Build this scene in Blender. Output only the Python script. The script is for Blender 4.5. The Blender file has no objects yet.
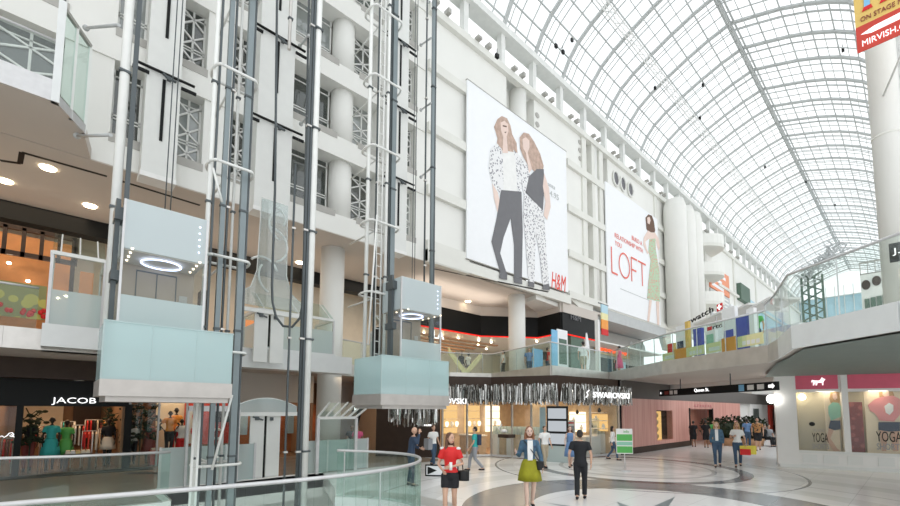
import bpy, math, random
from mathutils import Vector, Matrix
random.seed(7)
S = bpy.context.scene
COL = S.collection
# ------------------------------------------------------------------ camera model
F, CX, CY, H = 430.0, 450.0, 375.0, 2.1
WY = Vector((920-CX, CY-412, -F)).normalized()
UP = Vector((35, 5375, -F))
WZ = (UP - UP.dot(WY)*WY).normalized()
WX = WY.cross(WZ)
def ray(px, py):
    c = Vector((px-CX, CY-py, -F))
    return Vector((c.dot(WX), c.dot(WY), c.dot(WZ)))
def X(px, py, x):
    r = ray(px, py); t = x/r.x; return Vector((x, r.y*t, r.z*t+H))
def Y(px, py, y):
    r = ray(px, py); t = y/r.y; return Vector((r.x*t, y, r.z*t+H))
def Z(px, py, z):
    r = ray(px, py); t = (z-H)/r.z; return Vector((r.x*t, r.y*t, z))
def dep(p):
    c = Vector((p[0], p[1], p[2]-H)); return -(WX.z*c.x+WY.z*c.y+WZ.z*c.z)
cam = bpy.data.cameras.new('camera'); co = bpy.data.objects.new('camera', cam); COL.objects.link(co)
cam.sensor_fit = 'HORIZONTAL'; cam.sensor_width = 36; cam.lens = F/900*36
cam.shift_x = 0; cam.shift_y = (CY-253)/900; cam.clip_end = 500; cam.clip_start = .05
co.matrix_world = Matrix(((WX.x, WX.y, WX.z, 0), (WY.x, WY.y, WY.z, 0), (WZ.x, WZ.y, WZ.z, H), (0, 0, 0, 1)))
S.camera = co
S.view_settings.view_transform = 'Standard'; S.view_settings.look = 'None'
S.view_settings.gamma = 1; S.view_settings.exposure = 0.58
try:
    S.cycles.transparent_max_bounces = 32; S.cycles.max_bounces = 8
    S.cycles.sample_clamp_indirect = 6
except Exception: pass
# ------------------------------------------------------------------ materials
def nt(name):
    m = bpy.data.materials.new(name); m.use_nodes = True
    n = m.node_tree; n.nodes.clear()
    o = n.nodes.new('ShaderNodeOutputMaterial')
    return m, n, o
def mat(name, col, rough=.6, metal=0.0, var=.04, scale=3.0, spec=.4):
    m, n, o = nt(name)
    b = n.nodes.new('ShaderNodeBsdfPrincipled'); n.links.new(b.outputs[0], o.inputs[0])
    b.inputs['Roughness'].default_value = rough; b.inputs['Metallic'].default_value = metal
    b.inputs['Specular IOR Level'].default_value = spec
    t = n.nodes.new('ShaderNodeTexCoord'); z = n.nodes.new('ShaderNodeTexNoise'); z.inputs['Scale'].default_value = scale
    z.inputs['Detail'].default_value = 4
    r = n.nodes.new('ShaderNodeValToRGB')
    c = list(col)[:3]
    r.color_ramp.elements[0].position = .3; r.color_ramp.elements[1].position = .7
    r.color_ramp.elements[0].color = [max(0, v*(1-var)) for v in c]+[1]
    r.color_ramp.elements[1].color = [min(1, v*(1+var)) for v in c]+[1]
    n.links.new(t.outputs['Object'], z.inputs['Vector']); n.links.new(z.outputs['Fac'], r.inputs[0])
    n.links.new(r.outputs[0], b.inputs['Base Color'])
    return m
def emat(name, col, s):
    m, n, o = nt(name); e = n.nodes.new('ShaderNodeEmission')
    e.inputs[0].default_value = list(col)+[1]; e.inputs[1].default_value = s
    n.links.new(e.outputs[0], o.inputs[0]); return m
def glass(name, tint, body=(.8, .9, .9), milk=0.0, refl=1.0, rough=.02):
    """clear/frosted pane: transparent + milky diffuse + fresnel gloss"""
    m, n, o = nt(name)
    tr = n.nodes.new('ShaderNodeBsdfTransparent'); tr.inputs[0].default_value = list(tint)+[1]
    df = n.nodes.new('ShaderNodeBsdfDiffuse'); df.inputs[0].default_value = list(body)+[1]
    tl = n.nodes.new('ShaderNodeBsdfTranslucent'); tl.inputs[0].default_value = list(body)+[1]
    dd = n.nodes.new('ShaderNodeMixShader'); dd.inputs[0].default_value = .4
    n.links.new(df.outputs[0], dd.inputs[1]); n.links.new(tl.outputs[0], dd.inputs[2])
    m1 = n.nodes.new('ShaderNodeMixShader'); m1.inputs[0].default_value = milk
    n.links.new(tr.outputs[0], m1.inputs[1]); n.links.new(dd.outputs[0], m1.inputs[2])
    gl = n.nodes.new('ShaderNodeBsdfGlossy'); gl.inputs['Roughness'].default_value = rough
    lw_ = n.nodes.new('ShaderNodeLayerWeight'); pw = n.nodes.new('ShaderNodeMath'); pw.operation = 'POWER'; pw.inputs[1].default_value = 4
    n.links.new(lw_.outputs['Facing'], pw.inputs[0])
    mu = n.nodes.new('ShaderNodeMath'); mu.operation = 'MULTIPLY_ADD'; mu.inputs[1].default_value = .45*refl; mu.inputs[2].default_value = .045*refl
    n.links.new(pw.outputs[0], mu.inputs[0])
    m2 = n.nodes.new('ShaderNodeMixShader'); n.links.new(mu.outputs[0], m2.inputs[0])
    n.links.new(m1.outputs[0], m2.inputs[1]); n.links.new(gl.outputs[0], m2.inputs[2])
    n.links.new(m2.outputs[0], o.inputs[0]); return m
M = {}
def D(k, *a, **kw): M[k] = mat(k, *a, **kw)
D('wall', (.80, .80, .76), .7, var=.02, scale=.6); D('wall_panel', (.74, .75, .72), .55, var=.02)
D('beam', (.74, .74, .69), .7, var=.03, scale=.8); D('soffit', (.60, .55, .50), .8, var=.03, scale=.5)
D('soffit_dark', (.14, .15, .14), .5); D('fascia', (.72, .74, .73), .35, var=.03)
D('steel', (.62, .60, .57), .35, .7, var=.08); D('brushed', (.60, .60, .60), .4, .45, var=.06, scale=6)
D('white_steel', (.78, .79, .76), .4); D('roof_steel', (.50, .52, .51), .5); D('dark_steel', (.09, .105, .11), .45, .2)
D('blue_steel', (.22, .26, .27), .4, .3); D('dark', (.012, .013, .013), .45, spec=.15); D('black', (.01, .01, .01), .5)
D('brown', (.055, .036, .027), .45, var=.1, spec=.2); D('wood', (.45, .25, .13), .5, var=.15, scale=5)
D('warm_wall', (.62, .47, .33), .6); D('cream', (.80, .72, .58), .6); D('terracotta', (.42, .16, .06), .6, var=.2)
D('poster', (.86, .875, .89), .45, var=.01); D('pale_print', (.78, .70, .64), .5); D('skin', (.62, .38, .27), .5, var=.03)
D('skin_dark', (.30, .17, .11), .5); D('skin_pale', (.74, .52, .42), .5, var=.03)
D('hair_brown', (.12, .055, .03), .5, var=.2, scale=30); D('hair_black', (.02, .017, .015), .45, var=.2, scale=30); D('hair_blond', (.45, .28, .13), .5, var=.2, scale=30)
D('print_hair', (.50, .36, .29), .6, var=.2, scale=4); D('print_skin', (.78, .62, .55), .6); D('print_dark', (.16, .16, .17), .6)
D('red', (.65, .02, .02), .6); D('logo_red', (.80, .06, .03), .5); D('coral', (.80, .16, .12), .5); D('orange', (.85, .33, .05), .5); D('poster_orange', (.82, .30, .16), .5)
D('yellow', (.80, .68, .08), .5); D('paleyellow', (.78, .74, .40), .5); D('olive', (.30, .29, .012), .7, var=.12, scale=9)
D('teal', (.04, .42, .40), .7); D('denim', (.07, .14, .21), .8, var=.25, scale=12); D('navy', (.03, .05, .09), .8); D('jeans', (.05, .09, .15), .8, var=.2)
D('white_cloth', (.82, .82, .80), .8); D('grey_cloth', (.30, .31, .33), .8); D('black_cloth', (.016, .017, .02), .8); D('pinkcloth', (.62, .10, .22), .8)
D('khaki', (.42, .36, .26), .8); D('bluecloth', (.14, .25, .45), .8); D('green', (.10, .42, .10), .6); D('leaf', (.02, .035, .014), .7, var=.4, scale=8)
D('darkgreen', (.10, .16, .12), .6); D('pink', (.72, .13, .20), .5, var=.04); D('pinkprint', (.72, .28, .28), .6); D('mint', (.28, .55, .42), .6)
D('blue', (.06, .09, .45), .5); D('skyblue', (.22, .50, .75), .5); D('murals', (.45, .66, .76), .6, var=.12, scale=.5); D('shopwhite', (.80, .79, .76), .45, var=.015)
D('maroon', (.25, .05, .04), .6); D('canopy_grey', (.50, .52, .52), .5); D('green_soffit', (.20, .235, .21), .7, var=.03)
D('shopgrey', (.42, .41, .38), .5); D('brass', (.6, .42, .2), .35, .6)
D('tray', (.50, .47, .44), .38, .5, var=.06, scale=4); D('lowfloor', (.42, .38, .32), .3); D('lip', (.02, .02, .02), .5)
M['clear'] = glass('clear_glass', (.93, .965, .95), milk=.03, refl=.9)
M['roofglass'] = glass('roof_glass', (.97, .985, .985), milk=.0, refl=.5)
M['rail'] = glass('rail_glass', (.87, .94, .915), (.70, .86, .82), milk=.012, refl=.65)
M['shop'] = glass('shop_glass', (.95, .965, .96), milk=.0, refl=.5)
M['frost'] = glass('frosted_glass', (.85, .92, .92), (.74, .84, .84), milk=.62, refl=1.0, rough=.1)
M['skirt'] = glass('turquoise_glass', (.80, .90, .90), (.72, .87, .87), milk=.62, refl=1.3, rough=.08)
M['cabpanel'] = glass('translucent_cab_panel', (.8, .88, .9), (.72, .79, .80), milk=.93, refl=1.0, rough=.12)
M['hood'] = glass('hood_glass', (.88, .93, .93), (.78, .84, .84), milk=.28, refl=1.2)
M['window'] = glass('window_glass', (.62, .66, .64), (.42, .45, .43), milk=.12, refl=2.0)
M['window_bright'] = glass('window_glass_bright', (.8, .85, .84), (.78, .82, .80), milk=.35, refl=2.5)
M['lamp_warm'] = emat('lamp_warm', (1, .82, .55), 9); M['lamp_white'] = emat('lamp_white', (1, .97, .92), 5)
M['lamp_soft'] = emat('lamp_soft', (1, .80, .55), 1.6); M['ring'] = emat('ring_light', (.60, .70, 1), 2.6); M['lamp_cab'] = emat('lamp_cab', (1, .85, .62), 2.5); M['signlit'] = emat('sign_lit', (1, 1, 1), 1.1)
M['redlit'] = emat('sign_red', (1, .10, .03), 1.2); M['screen'] = emat('screen_lit', (.75, .80, .85), .45)
M['orangelit'] = emat('orange_glow', (1, .30, .08), .75); M['redline'] = emat('red_neon', (1, .03, .02), .9); M['goldlit'] = emat('gold_screen', (1, .60, .22), .7)
def pattern_mat(name, c0, c1, sc, rough=.6, pos=.5):
    m, n, o = nt(name)
    b = n.nodes.new('ShaderNodeBsdfPrincipled'); n.links.new(b.outputs[0], o.inputs[0]); b.inputs['Roughness'].default_value = rough
    t = n.nodes.new('ShaderNodeTexCoord'); z = n.nodes.new('ShaderNodeTexVoronoi'); z.inputs['Scale'].default_value = sc
    r = n.nodes.new('ShaderNodeValToRGB'); r.color_ramp.interpolation = 'CONSTANT'
    r.color_ramp.elements[0].color = list(c0)+[1]; r.color_ramp.elements[1].color = list(c1)+[1]; r.color_ramp.elements[1].position = pos
    n.links.new(t.outputs['Object'], z.inputs['Vector']); n.links.new(z.outputs['Distance'], r.inputs[0]); n.links.new(r.outputs[0], b.inputs['Base Color'])
    M[name] = m
pattern_mat('animal_print', (.25, .25, .28), (.80, .80, .80), 7, pos=.36)
pattern_mat('floral', (.75, .22, .18), (.45, .60, .42), 6, pos=.33)
pattern_mat('foodmural', (.55, .50, .12), (.30, .30, .12), 2.2, pos=.4)
pattern_mat('dots', (.33, .08, .06), (.20, .03, .025), 3.4, pos=.30)
pattern_mat('pattern_shirt', (.02, .02, .02), (.45, .22, .08), 14, pos=.42)
# timber boards with grain: pink cladding of the store
def boards(name, a, b2, sc):
    m, n, o = nt(name)
    b = n.nodes.new('ShaderNodeBsdfPrincipled'); n.links.new(b.outputs[0], o.inputs[0]); b.inputs['Roughness'].default_value = .35
    t = n.nodes.new('ShaderNodeTexCoord'); mp = n.nodes.new('ShaderNodeMapping'); mp.inputs['Scale'].default_value = (1, sc, .12)
    z = n.nodes.new('ShaderNodeTexNoise'); z.inputs['Scale'].default_value = 2.5; z.inputs['Detail'].default_value = 3
    r = n.nodes.new('ShaderNodeValToRGB'); r.color_ramp.elements[0].color = list(a)+[1]; r.color_ramp.elements[1].color = list(b2)+[1]
    r.color_ramp.elements[0].position = .35; r.color_ramp.elements[1].position = .65
    n.links.new(t.outputs['Object'], mp.inputs[0]); n.links.new(mp.outputs[0], z.inputs['Vector'])
    n.links.new(z.outputs['Fac'], r.inputs[0]); n.links.new(r.outputs[0], b.inputs['Base Color']); M[name] = m
boards('pink_boards', (.66, .30, .25), (.80, .46, .39), 2.2)
boards('pink_boards_warm', (.72, .34, .24), (.82, .45, .33), 3)
# ------------------------------------------------------------------ mesh builder
class MB:
    def __init__(s): s.v = []; s.f = []; s.m = []; s.cm = 0; s.sm = []; s.smooth = False
    def add(s, vs, fs):
        o = len(s.v); s.v += [tuple(v) for v in vs]
        for f in fs: s.f.append([i+o for i in f]); s.m.append(s.cm); s.sm.append(s.smooth)
        return s
    def mat(s, i): s.cm = i; return s
    def box(s, x0, x1, y0, y1, z0, z1):
        vs = [(x, y, z) for x in (x0, x1) for y in (y0, y1) for z in (z0, z1)]
        return s.add(vs, [(0,1,3,2),(4,6,7,5),(0,4,5,1),(2,3,7,6),(0,2,6,4),(1,5,7,3)])
    def beam(s, p, q, w, h, up=(0,0,1)):
        p = Vector(p); q = Vector(q); d = (q-p).normalized(); u = Vector(up)
        if abs(d.dot(u)) > .98: u = Vector((1,0,0))
        r = d.cross(u).normalized()*w/2; t = r.cross(d).normalized()*h/2
        vs = [a+x*r+y*t for a in (p,q) for x,y in ((-1,-1),(1,-1),(1,1),(-1,1))]
        return s.add(vs, [(3,2,1,0),(4,5,6,7),(0,1,5,4),(1,2,6,5),(2,3,7,6),(3,0,4,7)])
    def ring_loft(s, rings, close=True):
        n = len(rings[0]); vs = [v for r in rings for v in r]; fs = []
        for i in range(len(rings)-1):
            for j in range(n):
                a = i*n+j; b = i*n+(j+1)%n; fs.append((a, b, b+n, a+n))
        if close: fs.append(tuple(range(n))[::-1]); fs.append(tuple((len(rings)-1)*n+j for j in range(n)))
        k = s.smooth; s.smooth = True; s.add(vs, fs)
        if close: s.sm[-1] = False; s.sm[-2] = False
        s.smooth = k; return s
    def tube(s, pts, r, n=8, rs=None):
        pts = [Vector(p) for p in pts]; rings = []
        t0 = (pts[1]-pts[0]).normalized(); u = Vector((0,0,1)) if abs(t0.z) < .9 else Vector((1,0,0))
        a = t0.cross(u).normalized()
        for i, p in enumerate(pts):
            t = (pts[min(i+1, len(pts)-1)]-pts[max(i-1, 0)]).normalized()
            a = (a - a.dot(t)*t).normalized(); b = t.cross(a); rr = rs[i] if rs else r
            rings.append([p+rr*(math.cos(k*2*math.pi/n)*a+math.sin(k*2*math.pi/n)*b) for k in range(n)])
        return s.ring_loft(rings)
    def lathe(s, prof, c, n=24):
        return s.ring_loft([[(c[0]+r*math.cos(k*2*math.pi/n), c[1]+r*math.sin(k*2*math.pi/n), z) for k in range(n)] for r, z in prof])
    def ell(s, c, r, n=12, m=8):
        return s.ring_loft([[(c[0]+r[0]*math.sin(a)*math.cos(k*2*math.pi/n), c[1]+r[1]*math.sin(a)*math.sin(k*2*math.pi/n), c[2]-r[2]*math.cos(a)) for k in range(n)] for a in [math.pi*(.04+.92*i/m) for i in range(m+1)]])
    def slab(s, pts, th):
        """polygon of 3D points thickened by vector th"""
        pts = [Vector(p) for p in pts]; n = len(pts); th = Vector(th)
        vs = pts+[p+th for p in pts]
        fs = [tuple(range(n)), tuple(range(2*n-1, n-1, -1))]+[(i, i+n, (i+1)%n+n, (i+1)%n) for i in range(n)]
        return s.add(vs, fs)
    def build(s, name, m, parent=None, keep=False):
        ms = m if isinstance(m, (list, tuple)) else [m]
        if parent is not None:
            o = Vector((0,0,0)); p = parent
            while p: o += p.location; p = p.parent
        elif keep: o = Vector((0,0,0))
        else:
            xs = [v[0] for v in s.v]; ys = [v[1] for v in s.v]; zs = [v[2] for v in s.v]
            o = Vector(((min(xs)+max(xs))/2, (min(ys)+max(ys))/2, min(zs)))
        me = bpy.data.meshes.new(name); me.from_pydata([(v[0]-o.x, v[1]-o.y, v[2]-o.z) for v in s.v], [], s.f)
        for k in ms: me.materials.append(M[k] if isinstance(k, str) else k)
        me.polygons.foreach_set('material_index', s.m); me.polygons.foreach_set('use_smooth', s.sm)
        me.update()
        import bmesh as _b
        bm = _b.new(); bm.from_mesh(me); _b.ops.recalc_face_normals(bm, faces=bm.faces); bm.to_mesh(me); bm.free()
        ob = bpy.data.objects.new(name, me); COL.objects.link(ob)
        if parent is not None: ob.parent = parent
        else: ob.location = o
        return ob
def tag(o, label=None, cat=None, group=None, kind=None):
    if label: o['label'] = label
    if cat: o['category'] = cat
    if group: o['group'] = group
    if kind: o['kind'] = kind
    return o
def thing(name, loc, label, cat, group=None):
    o = bpy.data.objects.new(name, None); COL.objects.link(o); o.location = Vector(loc); o.empty_display_size = .1
    return tag(o, label, cat, group)
def struct(o): o['kind'] = 'structure'; return o
def BX(*a): return MB().box(*a)
def text(mb, s, origin, right, up, h, w=None, depth=.02, align='L'):
    """adds flat-extruded lettering to mb; origin = lower-left corner"""
    cu = bpy.data.curves.new('t', 'FONT'); cu.body = s; cu.extrude = .5; cu.resolution_u = 3
    ob = bpy.data.objects.new('t', cu); COL.objects.link(ob)
    dg = bpy.context.evaluated_depsgraph_get(); dg.update()
    me = bpy.data.meshes.new_from_object(ob.evaluated_get(dg))
    bpy.data.objects.remove(ob); bpy.data.curves.remove(cu)
    xs = [v.co.x for v in me.vertices]; ys = [v.co.y for v in me.vertices]
    x0, x1, y0, y1 = min(xs), max(xs), min(ys), max(ys); sy = h/(y1-y0); sx = w/(x1-x0) if w else sy
    R = Vector(right).normalized(); U = Vector(up).normalized(); N = R.cross(U).normalized(); O = Vector(origin)
    if align == 'C': O = O - R*(x1-x0)*sx/2
    mb.add([O+R*(v.co.x-x0)*sx+U*(v.co.y-y0)*sy+N*(v.co.z+.5)*depth for v in me.vertices], [tuple(p.vertices) for p in me.polygons])
    bpy.data.meshes.remove(me); return mb
def dup(o, off, label=None, parent='same'):
    c = o.copy(); COL.objects.link(c); c.location = o.location+Vector(off)
    if label: c['label'] = label
    for ch in list(o.children):
        d = ch.copy(); COL.objects.link(d); d.parent = c
        for g in list(ch.children):
            e = g.copy(); COL.objects.link(e); e.parent = d
    return c
def lamp(kind, loc, power, col=(1,1,1), size=1.0, rot=(0,0,0), sy=None):
    l = bpy.data.lights.new('room_light', kind); l.energy = power; l.color = col
    if kind == 'AREA':
        l.size = size
        if sy: l.shape = 'RECTANGLE'; l.size_y = sy
    elif kind == 'POINT': l.shadow_soft_size = size
    o = bpy.data.objects.new('room_light', l); COL.objects.link(o); o.location = loc; o.rotation_euler = rot; return o
# ------------------------------------------------------------------ sky
w = bpy.data.worlds.new('sky'); S.world = w; w.use_nodes = True; wn = w.node_tree; wn.nodes.clear()
wo = wn.nodes.new('ShaderNodeOutputWorld'); bg = wn.nodes.new('ShaderNodeBackground')
tc = wn.nodes.new('ShaderNodeTexCoord'); nz = wn.nodes.new('ShaderNodeTexNoise'); nz.inputs['Scale'].default_value = 1.5
rp = wn.nodes.new('ShaderNodeValToRGB'); rp.color_ramp.elements[0].color = (.90, .95, 1, 1); rp.color_ramp.elements[1].color = (1, 1, 1, 1)
wn.links.new(tc.outputs['Generated'], nz.inputs[0]); wn.links.new(nz.outputs['Fac'], rp.inputs[0]); wn.links.new(rp.outputs[0], bg.inputs[0])
bg.inputs[1].default_value = 1.0; wn.links.new(bg.outputs[0], wo.inputs[0])
from mathutils.geometry import tessellate_polygon
# ================================================================== FLOORS
FL = 3.55; DK = 4.0; LOW = -4.6            # underside / top of the upper deck, lower level
well = [(-6.3,-5),(-6.42,-1.6),(-6.4,-.35),(-6.3,.3),(-6.17,1.0),(-6.02,1.9),(-5.93,2.8),(-5.95,3.7),(-6.18,4.6),(-6.68,5.33),(-7.45,5.78),(-8.26,5.72),(-8.93,5.42),(-9.49,5.05)]
wellback = [(-10.6,5.6),(-13.3,6.6),(-13.3,2.05),(-11.45,1.95),(-11.67,.31),(-12.1,-.71),(-12.9,-2.2),(-14.2,-5)]
hole = well+wellback
def holed(outer, inner, z, th):
    mb = MB(); allp = [Vector((x, y, 0)) for x, y in outer]+[Vector((x, y, 0)) for x, y in inner]
    tri = tessellate_polygon([allp[:len(outer)], allp[len(outer):]])
    mb.add([(p.x, p.y, z) for p in allp], [tuple(t) for t in tri])
    mb.add([(p.x, p.y, z-th) for p in allp], [tuple(t)[::-1] for t in tri])
    for ring in (outer, inner):
        n = len(ring)
        mb.add([(x, y, z) for x, y in ring]+[(x, y, z-th) for x, y in ring], [(i, (i+1)%n, (i+1)%n+n, i+n) for i in range(n)])
    return mb
# terrazzo floor with two rings of bands
def floor_mat():
    m, n, o = nt('terrazzo_floor')
    b = n.nodes.new('ShaderNodeBsdfPrincipled'); n.links.new(b.outputs[0], o.inputs[0]); b.inputs['Roughness'].default_value = .22
    b.inputs['Specular IOR Level'].default_value = .45
    t = n.nodes.new('ShaderNodeTexCoord')
    def rings(cx, cy, R, stops):
        s = n.nodes.new('ShaderNodeVectorMath'); s.operation = 'SUBTRACT'; s.inputs[1].default_value = (cx, cy, 0)
        n.links.new(t.outputs['Object'], s.inputs[0])
        l = n.nodes.new('ShaderNodeVectorMath'); l.operation = 'LENGTH'; n.links.new(s.outputs[0], l.inputs[0])
        d = n.nodes.new('ShaderNodeMath'); d.operation = 'DIVIDE'; d.inputs[1].default_value = R; n.links.new(l.outputs['Value'], d.inputs[0])
        r = n.nodes.new('ShaderNodeValToRGB'); r.color_ramp.interpolation = 'CONSTANT'
        e = r.color_ramp.elements
        e[0].position = 0; e[0].color = stops[0][1]; e[1].position = stops[1][0]/R; e[1].color = stops[1][1]
        for p, c in stops[2:]:
            q = e.new(p/R); q.color = c
        n.links.new(d.outputs[0], r.inputs[0]); return r, d
    W = (1,1,1,1); L = (.86,.86,.85,1); G = (.66,.66,.65,1); K = (.26,.265,.27,1)
    rb, db = rings(-7.3, 15.9, 20, [(0,W),(.9,L),(1.1,W),(1.8,L),(2.05,W),(2.5,G),(2.65,W),(3.25,K),(3.62,W),(4.3,L),(4.9,W),(5.0,K),(5.07,W)])
    ra, da = rings(-3.75, 9.4, 20, [(0,W),(2.65,K),(4.1,W),(4.8,L),(5.5,W),(6.3,G),(6.36,W),(7.3,L),(8.1,W),(9.6,L),(10.4,W)])
    mx = n.nodes.new('ShaderNodeMix'); mx.data_type = 'RGBA'; mx.blend_type = 'MULTIPLY'; mx.inputs[0].default_value = 1
    n.links.new(ra.outputs[0], mx.inputs[6]); n.links.new(rb.outputs[0], mx.inputs[7])
    vo = n.nodes.new('ShaderNodeTexNoise'); vo.inputs['Scale'].default_value = 60; n.links.new(t.outputs['Object'], vo.inputs[0])
    vr = n.nodes.new('ShaderNodeValToRGB'); vr.color_ramp.elements[0].color = (.78,.77,.75,1); vr.color_ramp.elements[1].color = (.87,.865,.85,1)
    n.links.new(vo.outputs['Fac'], vr.inputs[0])
    m2 = n.nodes.new('ShaderNodeMix'); m2.data_type = 'RGBA'; m2.blend_type = 'MULTIPLY'; m2.inputs[0].default_value = 1
    n.links.new(mx.outputs[2], m2.inputs[6]); n.links.new(vr.outputs[0], m2.inputs[7])
    br = n.nodes.new('ShaderNodeTexBrick'); br.inputs['Scale'].default_value = 1; br.offset = 0
    br.inputs['Brick Width'].default_value = 1.2; br.inputs['Row Height'].default_value = 1.2; br.inputs['Mortar Size'].default_value = .008
    br.inputs['Color1'].default_value = (1,1,1,1); br.inputs['Color2'].default_value = (.97,.97,.97,1); br.inputs['Mortar'].default_value = (.75,.75,.75,1)
    n.links.new(t.outputs['Object'], br.inputs[0])
    m3 = n.nodes.new('ShaderNodeMix'); m3.data_type = 'RGBA'; m3.blend_type = 'MULTIPLY'; m3.inputs[0].default_value = 1
    n.links.new(m2.outputs[2], m3.inputs[6]); n.links.new(br.outputs[0], m3.inputs[7])
    n.links.new(m3.outputs[2], b.inputs['Base Color']); return m
M['floor'] = floor_mat()
D('tanfloor', (.33, .27, .21), .2, var=.08, scale=2)
fl = struct(holed([(-26,-5.2),(6,-5.2),(6,112),(-26,112)], hole, 0, .45).build('floor', 'floor', keep=True))
ros = MB()
c = Vector((-3.55, 8.9, .004))
for k in range(8):
    a = k*math.pi/4+.25; L_ = 2.45 if k % 2 == 0 else 1.5
    d = Vector((math.cos(a), math.sin(a), 0)); p = Vector((-d.y, d.x, 0))
    ros.add([c+d*.35, c+d*L_, c+d*.8+p*.32], [(0, 1, 2)])
struct(ros.build('trim_1', 'blue_steel', keep=True))
# tan paving in front of the left shops + dark curved inlay
tp = MB().add([(-18.6,-5,.003),(-18.6,12,.003),(-13.4,12,.003),(-13.4,2.1,.003),(-11.6,2.1,.003),(-11.8,.2,.003),(-12.3,-.9,.003),(-14.3,-5,.003)], [tuple(range(8))])
struct(tp.build('trim_2', 'tanfloor', keep=True))
struct(BX(-18.5, -17.75, -5, 2.6, .003, .02).build('trim_32', 'dark', keep=True))
arc = MB(); A = []
for k in range(15):
    t = k/14; A.append(((-17.3+4.2*t), 2.0+2.1*math.sin(t*2.2), .006))
arc.add([p for p in A]+[(p[0]+.1, p[1]-.35, p[2]) for p in A], [(i, i+1, i+16, i+15) for i in range(14)])
struct(arc.build('trim_3', 'dark', keep=True))
band = MB(); n = len(well)
offs = []
for i, p in enumerate(well):
    a = Vector(well[max(0,i-1)]); b = Vector(well[min(n-1,i+1)]); t = (b-a).normalized(); nn = Vector((t.y, -t.x))
    offs.append((Vector(p)+nn*.35, Vector(p)+nn*.95))
band.add([(a.x, a.y, .004) for a, b in offs]+[(b.x, b.y, .004) for a, b in offs], [(i, i+1, i+1+n, i+n) for i in range(n-1)])
struct(band.build('trim_4', 'shopgrey', keep=True))
# lower level
struct(BX(-19, 0, -8, 12, LOW-.1, LOW).build('floor', 'lowfloor', keep=True))
el = MB()
for r0, r1, z in ((0, 1.55, .004), (1.75, 2.3, .004)):
    N = 40; cc = Vector((-9.6, 5.0, LOW+z))
    P = [cc+Vector((math.cos(k*2*math.pi/N), math.sin(k*2*math.pi/N), 0))*r1 for k in range(N)]
    Q = [cc+Vector((math.cos(k*2*math.pi/N), math.sin(k*2*math.pi/N), 0))*max(r0, .01) for k in range(N)]
    el.add(P+Q, [(k, (k+1)%N, (k+1)%N+N, k+N) for k in range(N)])
struct(el.build('trim_5', 'wall_panel', keep=True))
sw = MB()
for k in range(5):
    a = k*1.25; p = Vector((-9.6+.9*math.cos(a), 5.0+.9*math.sin(a), LOW+.008)); 
    sw.add([p, p+Vector((.45*math.cos(a+1), .45*math.sin(a+1), 0)), p+Vector((.65*math.cos(a+2), .65*math.sin(a+2), 0)), p+Vector((.2, -.15, 0))], [(0,1,2,3)])
struct(sw.build('trim_6', 'shopgrey', keep=True))
struct(MB().box(-14.5, -14.3, -8, 12, LOW, -.45).box(-14.3, -3, 8.6, 8.8, LOW, -.45).build('wall_lower', 'wall_panel', keep=True))
# ------------------------------------------------ upper deck (level two)
deck = [(-26,-5.2),(-15.0,-5.2),(-14.75,-1.0),(-14.8,2.3),(-16.2,2.6),(-16.25,7.3),(-17.1,10.7),(-16.6,15.2),(-15.46,17.24),(-10.75,15.83),(-10.7,20.9),(-6.73,17.55),(-2.87,15.33),(-2.43,14.22),(-1.84,12.3),(-1.38,11.88),(-.13,10.8),(4,10.2),(4,27),(-4.3,22.8),(-7.74,24.9),(-10.5,26.5),(-10.5,112),(-26,112)]
def ngon_slab(pts, z0, z1):
    return MB().slab([(x, y, z0) for x, y in pts], (0, 0, z1-z0))
dk = struct(ngon_slab(deck, FL, DK-.02).build('floor', ['soffit'], keep=True))
# fascia band along the open edge
edge = deck[1:18]
fs = MB()
for i_, (a, b) in enumerate(zip(edge, edge[1:])):
    fs.mat(1 if i_ > 11 else 0)
    A = Vector((*a, 0)); B = Vector((*b, 0)); t = (B-A).normalized(); nn = Vector((t.y, -t.x, 0))*.05
    fs.slab([A+Vector((0,0,FL-.04))+nn*.1, B+Vector((0,0,FL-.04))+nn*.1, B+Vector((0,0,DK+.03))+nn*.1, A+Vector((0,0,DK+.03))+nn*.1], nn)
struct(fs.build('trim_7', ['steel', 'fascia'], keep=True))
wb = MB()   # white drop beam under the deck edge at the corner
for a, b in (((-16.9,11),(-16.45,15)), ((-15.3,17.0),(-11.0,15.7)), ((-16.45,15),(-15.3,17.0))):
    A = Vector((*a, 0)); B = Vector((*b, 0)); t = (B-A).normalized(); nn = Vector((-t.y, t.x, 0))*.3
    wb.slab([A+Vector((0,0,FL-.42))+nn, B+Vector((0,0,FL-.42))+nn, B+Vector((0,0,FL-.04))+nn, A+Vector((0,0,FL-.04))+nn], nn)
struct(wb.build('trim_8', 'wall', keep=True))
# glass balustrades of the deck
def balustrade(pts, z, label, group=None, top=1.08, mglass='rail', posts=True, step=1.4):
    P = [Vector((x, y, z)) for x, y in pts]
    root = thing('glass_balustrade', P[0], label, 'railing', group)
    g = MB()
    for a, b in zip(P, P[1:]):
        t = (b-a).normalized(); nn = Vector((t.y, -t.x, 0))*.015
        g.slab([a+Vector((0,0,.03)), b+Vector((0,0,.03)), b+Vector((0,0,top-.03)), a+Vector((0,0,top-.03))], nn)
    g.build('glass_panel', mglass, root)
    MB().tube([p+Vector((0,0,top)) for p in P], .03, 8).build('handrail', 'brushed', root)
    if posts:
        L_ = sum((b-a).length for a, b in zip(P, P[1:])); d = 0; k = 0
        for a, b in zip(P, P[1:]):
            l = (b-a).length
            while d < l and k < 40:
                p = a+(b-a)*(d/l); MB().box(p.x-.012, p.x+.012, p.y-.012, p.y+.012, z, z+top-.02).build('post', 'brushed', root); d += step; k += 1
            d -= l
    return root
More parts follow.
